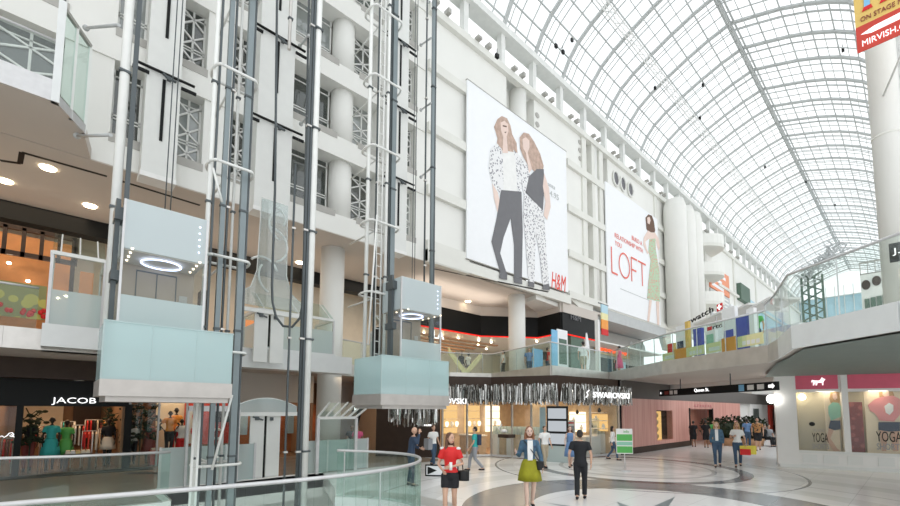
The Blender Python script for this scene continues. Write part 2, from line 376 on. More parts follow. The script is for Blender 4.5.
inset = lambda pts, d: pts
balustrade([(-15.0,-5.2),(-14.8,-1.1),(-14.85,-.45)], DK, 'glass balustrade on the upper deck before the flower picture at the far left', step=2)
balustrade([(-16.3,7.4),(-17.15,10.7),(-16.65,15.25),(-15.5,17.3),(-13.3,16.65),(-10.83,15.9)], DK, 'glass balustrade along the upper deck before the fashion store with red neon line')
balustrade([(-10.83,15.9),(-10.8,21.0),(-10.0,20.35)], DK, 'short glass balustrade from the deck corner over the sparkling canopy to the bridge')
balustrade([(-10.0,20.35),(-6.73,17.6),(-2.95,15.4)], DK, 'glass balustrade along the front of the bridge carrying yellow and orange promotion boards', step=1.2)
balustrade([(-2.95,15.4),(-2.5,14.25),(-1.9,12.35),(-1.4,11.95),(-.1,10.87),(4,10.3)], DK, 'curved glass balustrade on the pale deck above the white lingerie and sportswear shop', top=1.25, mglass='clear', step=2.2)
balustrade([(-10.5,27),(-10.5,60)], DK, 'long glass balustrade of the upper deck beyond the bridge', step=3)
# railing round the well in the foreground
def smooth(pts, k=5):
    out = []; P = [Vector(p) for p in pts]
    for i in range(len(P)-1):
        p0, p1, p2, p3 = P[max(i-1,0)], P[i], P[i+1], P[min(i+2,len(P)-1)]
        for j in range(k):
            t = j/k; out.append(.5*((2*p1)+(p2-p0)*t+(2*p0-5*p1+4*p2-p3)*t*t+(-p0+3*p1-3*p2+p3)*t**3))
    out.append(P[-1]); return out
rw = smooth([(x+.02, y) for x, y in well], 4)
balustrade([(p.x, p.y) for p in rw], 0, 'large curved glass railing with round steel handrail around the open well in the foreground', top=1.1, step=4.5)
balustrade([(-11.5,2.0),(-11.67,.31),(-12.1,-.71),(-12.9,-2.2),(-14.0,-4.6)], 0, 'straight glass railing across the well before the clothing store with green dresses', top=1.1, posts=False)
lip = MB()
for a, b in zip(rw, rw[1:]):
    t = (b-a).normalized(); nn = Vector((-t.y, t.x, 0))*.06
    A = Vector((a.x, a.y, -.5)); B = Vector((b.x, b.y, -.5)); u = Vector((0,0,.52))
    lip.slab([A, B, B+u, A+u], nn)
struct(lip.build('trim_9', 'fascia', keep=True))
struct(BX(-13.45,-13.3,2.05,6.6,-.75,.02).box(-13.3,-11.45,1.9,2.05,-.75,.02).build('trim_10', 'shopwhite', keep=True))
# ================================================================== LEFT WALL
XW = -15.2
lw = MB()
lw.box(XW-.6, XW, 12.35, 18.25, 9.55, 21.5)
lw.box(XW-.6, XW, 20.9, 25.8, 9.55, 21.5).box(XW-.6, XW, 25.8, 27.1, 9.55, 21.5)
lw.box(XW-1.2, XW-.7, 18.25, 20.9, 9.55, 21.5).box(XW-1.2, XW-.7, 27.1, 30.2, 9.55, 21.5).box(XW-.6, XW, 30.2, 112, 9.55, 21.5)
struct(lw.build('wall_left', 'wall', keep=True))
bm_ = MB()   # projecting concrete bands
for z in (9.5, 12.35, 15.45, 18.6):
    bm_.box(XW-.1, XW+.22, 12.3, 15.05, z-.18 if z > 10 else z-.6, z+.28 if z > 10 else z+.45)
    bm_.box(XW-.7, XW+.22, 24.3, 42.5, z-.18 if z > 10 else z-.1, z+.28 if z > 10 else z+.35)
bm_.box(XW-.1, XW+.25, 12.3, 24.4, 8.95, 9.5)
bm_.box(XW-.1, XW+.25, 12.3, 112, 21.35, 21.75)
for y in (26.6, 27.9, 29.0, 38.9, 41.2): bm_.box(XW-.3, XW+.12, y-.28, y+.28, 9.6, 21.4)
for y in (52, 63, 74, 86, 98): bm_.box(XW-.1, XW+.15, y-.25, y+.25, 9.6, 21.4)
bm_.box(XW-.1, XW+.3, 56, 110, 16.6, 16.9)
struct(bm_.build('trim_11', 'beam', keep=True))
def cyl(name, x, y, z0, z1, r, m='beam', parent=None, n=28):
    return MB().lathe([(r, z0), (r, z1)], (x, y), n).build(name, m, parent, keep=parent is None)
for i, (y, l) in enumerate(((19.75, 'round white half column recessed in the upper wall above the big poster of two women'), (28.2, 'round white half column in the wall between the two big posters'))):
    o = cyl('column', XW-.35, y, 15.5 if i == 0 else 9.6, 21.4, .5, 'wall'); tag(o, l, 'column')
# round port holes
for k, (y, z) in enumerate([(21.2,20.45),(21.2,19.85),(21.2,19.25),(26.2,20.9),(26.2,20.3),(26.2,19.7)]):
    o = MB(); o.smooth = False
    o.slab([(XW+.01, y+.2*math.cos(a*math.pi/8), z+.17*math.sin(a*math.pi/8)) for a in range(16)], (.03, 0, 0))
    tag(o.build('round_vent', 'shopgrey'), ('small round dark vent in the column of three above the poster of two women, ' if k < 3 else 'small round dark vent in the column of three left of the red lettered poster, ')+('top','middle','bottom')[k%3], 'vent', 'small round wall vents')
for k, y in enumerate((31.4, 32.6, 33.9)):
    r = thing('round_porthole', (XW, y, 20.0), 'large round dark porthole above the red lettered poster, '+('left','middle','right')[k]+' of three', 'porthole', 'portholes above the red lettered poster')
    MB().slab([(XW+.01, y+.45*math.cos(a*math.pi/10), 20.2+.55*math.sin(a*math.pi/10)) for a in range(20)], (.04,0,0)).build('dark_opening', 'print_dark', r)
    MB().tube([(XW+.09, y+.47*math.cos(a*math.pi/10), 20.2+.57*math.sin(a*math.pi/10)) for a in range(21)], .07, 6).build('rim', 'wall', r)
# ---- office front behind the lifts (y < 12.3)
of = MB()
for z0, z1 in ((8.98, 9.78), (12.15, 13.0), (15.25, 16.1), (18.35, 19.2), (21.4, 22.3)): of.box(XW-.85, XW, -6, 12.35, z0, z1)
of.box(XW-.8, XW-.1, -6, -5.2, 9.78, 21.4)
piers = [(-4.5,-3.9),(-2.4,-1.7),(-.35,.72),(1.45,2.33),(3.05,3.88),(4.55,5.92),(9.75,10.95),(11.75,12.35)]
for y0, y1 in piers: of.box(XW-.75, XW-.06, y0, y1, 9.7, 21.5)
struct(of.build('wall_left', 'wall', keep=True))
sil = MB()
bays = [(-5.2,-4.5),(-3.9,-2.4),(-1.7,-.35),(.72,1.45),(2.33,3.05),(3.88,4.55),(5.92,7.7),(8.7,9.75),(10.95,11.75)]
for z in (9.78, 13.0, 16.1, 19.2):
    for y0, y1 in bays: sil.box(XW-.35, XW+.015, y0-.03, y1+.03, z-.12, z+.14)
struct(sil.build('trim_12', 'shopgrey', keep=True))
struct(BX(-17.9, -17.8, -6, 12.3, 9.0, 22).build('wall_back', 'shopgrey', keep=True))
wn_ = 0
for z0, z1 in ((9.88, 12.15), (13.1, 15.25), (16.2, 18.35), (19.3, 21.4)):
    for y0, y1 in bays:
        wn_ += 1; xx = XW-.5 if y1 < 5.9 or y0 > 10 else XW-.75
        fr = MB()
        for yy in (y0+.03, (y0+y1)/2, y1-.03): fr.box(xx-.04, xx+.04, yy-.03, yy+.03, z0, z1)
        for zz in (z0+.03, z0+.75, z0+.85, z1-.22): fr.box(xx-.04, xx+.04, y0, y1, zz-.02, zz+.02)
        f = struct(fr.build('window_%d' % wn_, 'wall_panel')); o = BX(xx-.01, xx+.01, y0, y1, z0, z1).build('pane', 'window_bright' if wn_ % 4 == 1 else 'window', f)
        # white lattice truss seen through the pane
        if wn_ % 3 != 1: 
            lt = MB(); 
            for q in range(3): lt.beam((xx+.03, y0+.06, z0+.2+q*.7), (xx+.03, y1-.06, z0+.7+q*.7), .05, .05); lt.beam((xx+.03, y1-.06, z0+.2+q*.7), (xx+.03, y0+.06, z0+.7+q*.7), .05, .05)
            lt.build('lattice', 'white_cloth', f)
# floors of the office behind the columns
struct(MB().box(-17.8, XW-.85, -6, 12.3, 12.2, 12.9).box(-17.8, XW-.85, -6, 12.3, 15.3, 16.0).box(-17.8, XW-.85, -6, 12.3, 18.4, 19.1).build('floor', 'soffit', keep=True))
names = ['thick round white column rising from the ground floor behind the lift masts', 'thick round white column on the upper deck before the store with red neon line']
c1 = cyl('column', -16.8, 8.5, 0, 8.98, .50, 'wall', n=40); tag(c1, names[0], 'column')
c2 = cyl('column', -16.1, 20.2, DK, 9.0, .50, 'wall', n=40); tag(c2, names[1], 'column')
for k, (z0, z1) in enumerate(((9.78,12.15),(13.0,15.25),(16.1,18.35),(19.2,21.4))):
    o = cyl('column', -15.78, 8.2, z0, z1, .47, 'wall', n=36)
    tag(o, 'round white column stub between office floor bands behind the masts, %s from below' % ('lowest','second','third','topmost')[k], 'column', 'column stubs of the office floors')
# soffit of level two space, bulkhead, back walls
struct(BX(-30, XW-.02, -6, 29, 8.95, 9.1).build('ceiling', 'soffit', keep=True))
sl = MB()
def line_on(p, q, z, w=.12): 
    a = Z(*p, z); b = Z(*q, z); sl.beam(a, b, w, .03)
line_on((0,160), (20,163), 8.96); line_on((22,152), (107,176), 8.96); line_on((22,152), (20,163), 8.96)
line_on((119,180), (200,205), 8.96); line_on((431,268), (548,292), 8.96)
struct(sl.build('trim_13', 'dark', keep=True))
struct(MB().box(-20.8,-20.2,-6,17,8.35,8.98).build('trim_14', 'dark', keep=True))
struct(BX(-22.4, -22.2, -6, 17, 4, 9).build('wall_back', 'cream', keep=True))
struct(MB().box(-30,-29.8,-6,45,4,9).box(-30,-10,-6.2,-6,0,24).build('wall_back', 'soffit', keep=True))
# ceiling downlights on level two
k = 0
for px, py in ((5,180),(48,167),(468,301),(501,309),(408,292),(300,262),(90,205)):
    p = Z(px, py, 8.97); k += 1
    o = MB().lathe([(.17, p.z-.06), (.2, p.z-.01)], (p.x, p.y), 16).build('downlight', 'lamp_warm'); tag(o, ('round downlight in the high beige ceiling at the far left edge', 'round downlight in the beige ceiling above the glass lift kiosk', 'round downlight in the soffit left of the poster column', 'second round downlight in the soffit beside the poster column', 'round downlight in the ceiling above the right lift car', 'round downlight in the ceiling beside the tall white mast', 'round downlight in the beige ceiling beside the first white mast')[k-1], 'ceiling light', 'downlights in the upper ceiling')
# ---- clerestory gallery on top of the wall
cl = MB()
cl.box(XW-.5, XW+.35, 9, 112, 23.7, 24.1); cl.box(XW-1.6, XW-.1, 9, 112, 21.75, 21.85)
struct(cl.build('trim_15', 'white_steel', keep=True))
cp = MB(); n = 0
for k in range(-3, 32):
    y = 17.88+3*k; cp.box(XW-.25, XW+.1, y-.17, y+.17, 21.75, 23.7)
struct(cp.build('trim_16', 'white_steel', keep=True))
root = thing('roof_gallery_truss', (XW-1.2, 9, 21.8), 'long grey green lattice truss seen behind the clerestory openings under the vault', 'truss')
for k in range(-2, 30):
    y = 17.88+3*k; t = MB()
    for a, b in ((y, y+1.5), (y+3, y+1.5)): t.beam((XW-1.2, a, 21.9), (XW-1.2, b, 23.6), .12, .12)
    t.beam((XW-1.2, y, 22.7), (XW-1.2, y+3, 22.7), .1, .1); t.beam((XW-.5, y+.2, 22.2), (XW-.5, y+2.8, 22.2), .07, .07)
    t.build('lattice_bay', 'canopy_grey', root)
struct(BX(XW-2.2, XW-2.1, 9, 112, 21.8, 24).build('window_99', 'darkgreen', keep=True))
wi = MB()
for k in range(-2, 16): 
    y = 19.4+3*k; wi.box(XW+.1, XW+.45, y-.1, y+.1, 21.8, 22.05); wi.box(XW+.2, XW+.5, y-1, y-.7, 21.76, 21.9)
tag(wi.build('gallery_lights', 'shopgrey', keep=True), 'row of small spotlights along the ledge under the clerestory', 'spotlights', kind='stuff')
# ================================================================== VAULT
prof = [(-15.2,24.0),(-14.95,24.6),(-14.5,25.4),(-13.85,26.15),(-12.9,26.8),(-11.6,27.45),(-10.2,28.05),(-8.8,28.55),(-7.4,28.9),(-6.0,28.45),(-4.7,28.0),(-3.5,27.45),(-2.4,26.8),(-1.5,26.1),(-.7,25.1),(0.2,24.0)]
Y0, Y1 = 5.9, 109.0
ce = MB(); ce.smooth = False
n = len(prof)
ce.add([(x, Y0, z) for x, z in prof]+[(x, Y1, z) for x, z in prof], [(i, i+1, i+1+n, i+n) for i in range(n-1)])
vault = struct(ce.build('ceiling', 'roofglass', keep=True))
rib = MB()
for (x0, z0), (x1, z1) in zip(prof, prof[1:]):
    rib.beam((x0, 0, z0-.12), (x1, 0, z1-.12), .13, .24, up=(0,1,0))
rib2 = MB()
pp = [(x, 0, z-.45) for x, z in prof]
rib2.tube(pp, .035, 5)
thin = MB()
for (x0, z0), (x1, z1) in zip(prof, prof[1:]): thin.beam((x0, 0, z0), (x1, 0, z1), .05, .07, up=(0,1,0))
r0 = rib.build('arch_rib', 'roof_steel', vault); r1 = rib2.build('tie_rod', 'roof_steel', vault); r2 = thin.build('glazing_bar', 'roof_steel', vault)
base = r0.location.copy()
first = True
for k in range(-4, 31):
    y = 17.88+3*k
    for src, dy in ((r0, 0), (r1, .25), (r2, 1.0), (r2, 2.0)):
        if y+dy > Y1: continue
        o = src.copy(); COL.objects.link(o); o.location = (0, y+dy, 0)
for o in (r0, r1, r2): bpy.data.objects.remove(o)
pl = MB()
for i, (x, z) in enumerate(prof):
    pl.box(x-.035, x+.035, Y0, Y1, z-.06, z+.03)
    if i < n-1:
        x2, z2 = (x+prof[i+1][0])/2, (z+prof[i+1][1])/2
        if 3 < i < 13: pl.box(x2-.02, x2+.02, Y0, Y1, z2-.02, z2+.03)
pl.box(-7.65, -7.55, Y0, Y1, 28.75, 28.85); pl.box(-7.25,-7.15, Y0, Y1, 28.75, 28.85); pl.box(-7.45,-7.35,Y0,Y1,28.5,28.58)
pl.build('purlins', 'roof_steel', vault)
# white lattice catwalk along the vault
cw = MB(); a0 = Vector((-11.75, Y0, 26.95)); 
for dx in (-.22, .22): cw.box(a0.x+dx-.03, a0.x+dx+.03, Y0, 100, a0.z, a0.z+.07)
for dx in (-.1, .1): cw.box(a0.x+dx-.02, a0.x+dx+.02, Y0, 100, a0.z-.25, a0.z-.21)
y = Y0
while y < 99: cw.beam((a0.x-.22, y, a0.z), (a0.x+.22, y+.6, a0.z), .04, .04); cw.beam((a0.x+.22, y+.6, a0.z), (a0.x-.1, y+.9, a0.z-.22), .04, .04); y += 1.2
tag(cw.build('roof_catwalk', 'white_cloth', keep=True), 'long white lattice catwalk hanging lengthwise under the left side of the glass vault', 'catwalk')
# small spotlights hanging from the vault
sp = [(556,46),(563,52),(572,40),(497,56),(655,88),(703,85),(843,50),(765,167),(806,182),(867,60),(700,118),(835,205)]
for k, (px, py) in enumerate(sp):
    p = Z(px, py, 26.3 if px < 620 else 26.6)
    if p.x < -14.6: p = X(px, py, -13.6)
    o = MB().box(p.x-.07, p.x+.07, p.y-.1, p.y+.1, p.z-.1, p.z+.1).tube([(p.x, p.y, p.z+.1), (p.x, p.y, p.z+.4)], .02, 5)
    tag(o.build('roof_spotlight', 'dark'), 'small dark spotlight under the glass vault, %s counted from left to right' % ('second','third','fourth','first','fifth','seventh','eleventh','eighth','ninth','twelfth','sixth','tenth')[k], 'spotlight', 'spotlights under the vault')
# right springing, column and side truss
struct(MB().box(.0, .5, 6, 112, 23.7, 24.1).box(.3,.6,6,112,21,21.4).build('trim_17', 'white_steel', keep=True))
rt = thing('side_truss', (.45, 9, 21.2), 'grey green lattice truss along the right edge of the vault beside the tall column', 'truss')
for k in range(30):
    y = 9+3*k; t = MB()
    t.beam((.4, y, 21.2), (.4, y+1.5, 23.8), .1, .1); t.beam((.4, y+3, 21.2), (.4, y+1.5, 23.8), .1, .1); t.beam((.4, y, 21.2), (.4, y, 23.8), .12, .12)
    t.build('lattice_bay', 'canopy_grey', rt)
pc = Y(888, 150, 16); r_ = .30
c3 = thing('tall_column', (pc.x, 16, DK), 'tall round white column at the right carrying the red and yellow banner', 'column')
MB().lathe([(r_, DK), (r_, 23.7)], (pc.x, 16), 32).build('shaft', 'wall', c3)
MB().lathe([(r_+.012, 9.4), (r_+.012, 9.45)], (pc.x, 16), 32).build('joint_ring', 'beam', c3)
# green glazed side bay right of the column
sb = thing('side_bay', (pc.x+.8, 16, DK), 'glazed bay with white ledges right of the tall column', 'bay')
q = MB()
for z in (7.5, 9.6, 11.5, 13.4, 15.3): q.box(pc.x+.42, pc.x+3, 16.6, 17.2, z, z+.3)
q.build('ledge', 'wall', sb, )['kind'] = 'stuff'
BX(pc.x+.42, pc.x+3, 17.3, 17.34, DK, 20).build('pane', 'window', sb)
q = MB()
for z in (8, 10, 12, 14): q.beam((pc.x+.5, 17.2, z), (pc.x+2.8, 17.2, z+1.6), .1, .1); q.beam((pc.x+.5, 17.1, z+1.6), (pc.x+2.8, 17.1, z), .1, .1)
q.build('brace', 'white_steel', sb)
# ================================================================== LIFT SHAFT PILASTERS (office front)
def shaft_front(y0, y1, label, xs=-14.62, zlist=(9.78,13.0,16.1,19.2), down=8.72):
    r = thing('lift_shaft_front', (xs, (y0+y1)/2, down), label, 'lift shaft')
    MB().box(xs-.5, xs, y0, y1, down, 22.2).build('panel', 'wall_panel', r)
    ym = (y0+y1)/2
    for z in zlist:
        BX(xs, xs+.03, ym-.04, ym+.04, z+.1, z+2.0).build('dark_slot', 'dark', r)
        h = MB().box(xs+.02, xs+.1, y0-.3, y1+.35, z+2.14, z+2.18).box(xs+.02, xs+.08, y0-.35, y0+.05, z+1.95, z+2.03).box(xs+.02, xs+.08, y1, y1+.4, z+1.9, z+1.98)
        hh = h.build('door_track', 'dark', r)
        MB().tube([(xs+.12, ym-.05, z+2.1), (xs+.16, ym+.1, z+1.98), (xs+.14, ym+.28, z+2.0)], .04, 6).box(xs+.08, xs+.2, ym+.05, ym+.15, z+1.95, z+2.05).build('roller', 'dark_steel', hh)
    MB().box(xs-.55, xs+.02, y0-.02, y1+.02, down-.02, down+.12).build('foot_band', 'white_cloth', r)
    return r
shaft_front(1.42, 2.27, 'pale panelled lift shaft front with dark slots directly above the left lift car')
shaft_front(4.5, 5.7, 'pale panelled lift shaft front left of the tall white mast, no car beneath')
shaft_front(9.9, 10.8, 'pale panelled lift shaft front with dark slots above the right lift car')
# ================================================================== MASTS
ZT, XM = 23.5, -11.5
def my(px, x=XM, py=250): return X(px, py, x).y
def mast(px, r, m, label, x=XM, z0=LOW, z1=ZT, name='lift_mast', square=False, stripe=None, cat='mast'):
    y = my(px, x); ro = thing(name, (x, y, z0), label, cat)
    if square: BX(x-r, x+r, y-r, y+r, z0, z1).build('post', m, ro)
    else: MB().tube([(x, y, z0), (x, y, z1)], r, 12).build('post', m, ro)
    if stripe: BX(x-.02, x+.04, y+stripe[0], y+stripe[1], z0, z1).build('guide_rail', 'dark_steel', ro)
    cl = MB(); z = max(z0, 0)+.9
    while z < z1: cl.box(x-.03, x+r+.02, y-r-.02, y+r+.02, z, z+.05); z += 3.1
    c = cl.build('clamps', 'dark_steel' if m != 'dark_steel' else 'steel', ro); c['kind'] = 'stuff'
    return ro
mast(112.5, .09, 'white_steel', 'leftmost tall white lift mast beside the left lift car', stripe=(.13, .22), z0=2.35)
mast(206, .055, 'white_steel', 'slim white mast at the right edge of the left lift car', stripe=(.07,.12))
mast(220.5, .055, 'blue_steel', 'slate blue square mast, left one of the central cluster', square=True)
mast(225.5, .03, 'dark_steel', 'thin dark rail between the two slate blue masts', cat='rail')
mast(231, .035, 'white_steel', 'thin white pipe in the central mast cluster', x=-11.7)
mast(241, .07, 'blue_steel', 'slate blue square mast, right one of the central cluster', square=True, stripe=(.09, .13))
mast(281.5, .045, 'steel', 'slim grey mast before the middle shaft front', z0=12.2)
mast(292.5, .03, 'dark_steel', 'thin dark rail running down behind the travelling cable loop', x=-11.6, z1=9.0, cat='rail')
mast(304.5, .045, 'dark_steel', 'dark rail immediately left of the tall white mast', cat='rail')
mast(311.5, .09, 'white_steel', 'tall white lift mast in the middle reaching down into the well', stripe=(-.16, -.10))
mast(366.5, .06, 'white_steel', 'leftmost white mast of the cluster beside the right lift car', z0=2.25)
mast(375.5, .05, 'dark_steel', 'dark mast second from the left in the cluster beside the right lift car', z0=2.25)
mast(381.5, .035, 'white_steel', 'thin white pipe in the cluster beside the right lift car', z0=2.25)
mast(385.5, .05, 'white_steel', 'white mast next to the ladder rungs beside the right lift car', x=-11.3, z0=2.25)
mast(391, .085, 'blue_steel', 'slate blue square mast nearest the right lift car', square=True, stripe=(-.14, -.10), z0=2.25)
mast(424.5, .03, 'dark_steel', 'thin dark guide rail above the right lift car', z0=6.2, cat='rail')
mast(431.5, .07, 'blue_steel', 'dark blue grey guide mast at the right edge of the right lift car', z0=3.7, stripe=(.07,.12))
# oblong tie brackets round the clusters
def bracket(y0, y1, z, label, group, x0=-11.9, x1=-11.2):
    ro = thing('tie_bracket', ((x0+x1)/2, y0, z), label, 'bracket', group); P = []
    for k in range(13):
        a = math.pi/2+math.pi*k/12; P.append((( x0+x1)/2+(x1-x0)/2*math.sin(a), y0+.12*math.cos(a)*1.2, z))
    for k in range(13):
        a = -math.pi/2+math.pi*k/12; P.append(((x0+x1)/2+(x1-x0)/2*math.sin(a), y1+.12*math.cos(a)*1.2, z))
    P.append(P[0]); MB().tube(P, .035, 6).build('loop', 'white_steel', ro)
    MB().tube([(x0, (y0+y1)/2, z-.02), (x0-1.6, (y0+y1)/2, z-.02)], .03, 6).build('wall_arm', 'white_steel', ro)
    return ro
nth = ['lowest', 'second', 'third', 'fourth', 'fifth', 'sixth', 'seventh', 'eighth', 'ninth']
ya, yb = my(210)+.0, my(243)
for i, z in enumerate((.75, 3.45, 5.75, 8.1, 10.57, 13.1)):
    bracket(ya, yb, z, 'white oblong tie bracket round the central mast cluster, %s from below' % nth[i], 'brackets of the central masts')
ya, yb = my(368), my(392)
for i, z in enumerate((5.7, 7.98, 10.43, 12.81, 15.2)):
    bracket(ya, yb, z, 'white oblong tie bracket on the masts beside the right lift car, %s from below' % nth[i], 'brackets of the right masts')
# diagonal braces in the right cluster and left cluster
for (pa, pb, l) in (((377,215),(368,345),'long thin white diagonal brace on the masts beside the right lift car'), ((213,168),(222,202),'thin white diagonal brace beside the left lift car top'), ((212,470),(232,395),'thin white diagonal brace below the left lift car')):
    o = MB().tube([X(*pa, -11.1), X(*pb, -11.1)], .03, 6).build('diagonal_brace', 'white_steel'); tag(o, l, 'brace')
for px, l in ((197, 'left one of the slim white legs under the left lift car'), (202, 'right one of the slim white legs under the left lift car')):
    y = my(px); o = MB().tube([(-10.9, y, LOW), (-10.9, y, 2.2)], .028, 10).build('support_post', 'white_steel'); tag(o, l, 'post')
# ladder by the right cluster
ld = thing('service_ladder', (-11.3, my(379), 2.3), 'slim white service ladder inside the mast cluster beside the right lift car', 'ladder')
for px in (376.5, 381): MB().tube([(-11.35, my(px,-11.35), 2.3), (-11.35, my(px,-11.35), 20)], .02, 6).build('rail', 'white_steel', ld)
q = MB(); z = 2.6
while z < 20: q.tube([(-11.35, my(376.5,-11.35), z), (-11.35, my(381,-11.35), z)], .015, 5); z += .4
q.build('rungs', 'white_steel', ld)['kind'] = 'stuff'
# struts from the walls to the masts
for i, (p, q_, l) in enumerate((((86,28),(119,25),'upper white strut from the wall to the leftmost mast'), ((77,136),(111,135),'lower white strut from the balcony slab to the leftmost mast'), ((421,45),(431,38),'upper short strut tying the right guide mast to the wall'), ((421,110),(431,103),'middle short strut tying the right guide mast to the wall'), ((421,177),(431,168),'lower short strut tying the right guide mast to the wall'), ((300,46),(309,35),'upper short strut beside the tall white mast'),((301,124),(309,115),'lower short strut beside the tall white mast'))):
    a = X(*p, XW+.3 if i != 1 else -13.9); b = X(*q_, XM); m_ = MB().tube([a, b], .035, 8).ell((a.x, a.y, a.z), (.08,.08,.08), 8, 6)
    tag(m_.build('wall_strut', 'canopy_grey'), l, 'strut')
# travelling cable
def cable(pts, label, r=.035, m='dark_steel'):
    o = MB().tube(pts, r, 8).build('travelling_cable', m); return tag(o, label, 'cable')
P = [X(277, 0, -11.9), X(275, 190, -11.9), X(272, 285, -11.9), X(272.5,302,-11.9), X(276,317,-11.9), X(283, 326, -11.9), X(292, 327, -11.9), X(300, 318, -11.9), X(303, 302, -11.9), X(304, 250, -11.9), X(309, 0, -11.9)]
cable([tuple(p) for p in P], 'long dark travelling cable hanging in a U loop before the middle lift doors')
# counterweight
cwt = thing('counterweight', (-11.6, my(385,-11.6), 3.4), 'dark upright counterweight box behind the turquoise glass skirt of the right lift', 'counterweight')
y0 = my(379,-11.8); y1 = my(394,-11.8)
BX(-12.1, -11.6, y0, y1, 3.0, 4.75).build('block', 'dark', cwt)
for yy in (y0+.1, y1-.1): MB().tube([(-11.85, yy, 4.75), (-11.85, yy, 22)], .012, 5).build('rope', 'dark_steel', cwt)
cw2 = thing('counterweight', (-11.9, my(208,-11.9), 4), 'narrow dark counterweight standing right of the left lift car', 'counterweight')
y0 = my(203,-11.9); y1 = my(210,-11.9); BX(-12.2, -11.8, y0, y1, 3.2, 5.0).build('block', 'dark', cw2)
MB().tube([(-12, y1-.08, 5), (-12, y1-.08, 22)], .012, 5).build('rope', 'dark_steel', cw2)
# ================================================================== LIFT CARS
def lift_car(y0, y1, s0, s1, zb, label, frontx=-10.3, backx=-11.35):
    r = thing('glass_lift', (frontx-.6, (y0+y1)/2, zb), label, 'lift')
    x0, x1 = backx, frontx
    # base tray (thing moves as a whole)
    b = MB(); pts = [(-9.72, s0+.02), (-9.72, s1), (-11.2, s1), (-11.2, s0+.02)]
    b.slab([(-9.78, s0+.1, zb), (-9.78, s1-.05, zb), (-11.2, s1-.05, zb), (-11.2, s0+.1, zb)], (0,0,.12))
    b.box(-11.2, -9.70, s0, s1, zb+.1, zb+.40)
    b.build('base_tray', 'tray', r)
    sk = MB(); z0, z1 = zb+.40, zb+1.45
    sk.box(-9.74, -9.715, s0+.02, s1-.02, z0, z1).box(-11.15, -9.74, s0+.02, s0+.04, z0, z1).box(-11.15, -9.74, s1-.04, s1-.02, z0, z1).box(-11.15, -11.1, s0+.05, s1-.05, z0, z1)
    sk = sk.build('glass_skirt', 'skirt', r)
    q = MB()
    for t in (.34, .68): q.box(-9.713, -9.705, s0+(s1-s0)*t-.006, s0+(s1-s0)*t+.006, z0, z1)
    q.box(-9.75, -9.70, s0+.01, s1-.01, z1-.015, z1+.012).box(-9.75,-9.70, s0, s0+.03, z0, z1)
    q.build('joint_strips', 'frost', sk)
    zt = zb+3.98; zp = zb+3.0; zf = zb+2.08
    BX(x0, x1, y0, y1, zb+.42, zb+1.0).build('cab_floor', 'steel', r)
    BX(x1-.03, x1, y0, y1, zp, zt).build('upper_panel', 'cabpanel', r)
    BX(x0, x1-.03, y0, y0+.03, zp, zt).build('upper_side_panel', 'cabpanel', r); BX(x0, x1-.03, y1-.03, y1, zp, zt).build('upper_side_panel', 'cabpanel', r)
    BX(x1-.03, x1, y0, y1, zb+.95, zf).build('lower_panel', 'frost', r)
    MB().box(x1-.02, x1-.01, y0+.02, y1-.02, zf, zp).box(x0, x1-.03, y0, y0+.015, zb+1, zp).box(x0, x1-.03, y1-.015, y1, zb+1, zp).build('window', 'shop', r)
    for yy in (y0, y1): BX(x1-.04, x1+.005, yy-.02, yy+.02, zb+.95, zt).build('corner_post', 'brushed', r)
    BX(x0+.02, x1-.04, y0+.02, y1-.02, zp-.02, zp+.03).build('cab_ceiling', 'soffit', r)
    # ring light and downlights set in the cab ceiling
    ym = (y0+y1)/2; xm = (x0+x1)/2
    MB().tube([(xm+.36*math.cos(a*math.pi/12), ym+.36*math.sin(a*math.pi/12), zp-.06) for a in range(25)], .016, 6).build('ring_light', 'ring', r)
    dl = MB()
    for yy in (y0+.14, y1-.14):
        for k in range(4): dl.lathe([(.02, zp-.05), (.024, zp-.02)], (x0+.3+k*.3, yy), 10)
    dl.build('downlights', 'lamp_cab', r)['kind'] = 'stuff'
    bk = BX(x0-.02, x0+.02, y0, y1, zb+.95, zt).build('back_wall', 'warm_metal', r)
    MB().box(x0+.02, x0+.03, ym-.01, ym+.01, zb+1, zb+2.85).box(x0+.02, x0+.03, ym-.38, ym-.36, zb+1, zb+2.85).box(x0+.02, x0+.03, ym+.36, ym+.38, zb+1, zb+2.85).box(x0+.02,x0+.03,ym-.38,ym+.38,zb+2.85,zb+2.88).build('door_lines', 'dark_steel', bk)
    MB().box(x0+.02, x0+.035, y1-.28, y1-.12, zb+2.3, zb+2.45).build('sign_plate', 'shopgrey', bk)
    dots = MB()
    for k in range(5): dots.lathe([(.013, 0), (.013, .01)], (0, 0), 8)
    dots = MB()
    for k in range(5): dots.slab([(x1+.002, y1-.14+.018*math.cos(a*math.pi/4), zp+.22+k*.14+.018*math.sin(a*math.pi/4)) for a in range(8)], (.006,0,0))
    dots.build('indicator_lights', 'ring', r)['kind'] = 'stuff'
    gy = y0-.08
    MB().box(x0+.5, x0+.7, gy-.04, gy+.04, zb+.9, zt+.1).box(x0+.4, x0+.8, gy-.06, gy+.08, zt-.35, zt-.1).box(x0+.4, x0+.8, gy-.06, gy+.08, zb+2.4, zb+2.6).build('guide_shoe', 'dark_steel', r)
    MB().box(x0+.1, x0+.14, y0+.1, y0+.14, zt, zt+.01).tube([(xm, ym, zt), (xm, ym, 22)], .012, 5).tube([(xm, ym+.1, zt), (xm, ym+.1, 22)], .012, 5).build('hoist_rope', 'dark_steel', r)
    return r
D('warm_metal', (.34, .29, .235), .4, .3)
lift_car(.80, 2.24, .56, 2.72, 2.2, 'glass lift car on the left with turquoise skirt and glowing ring light, empty')
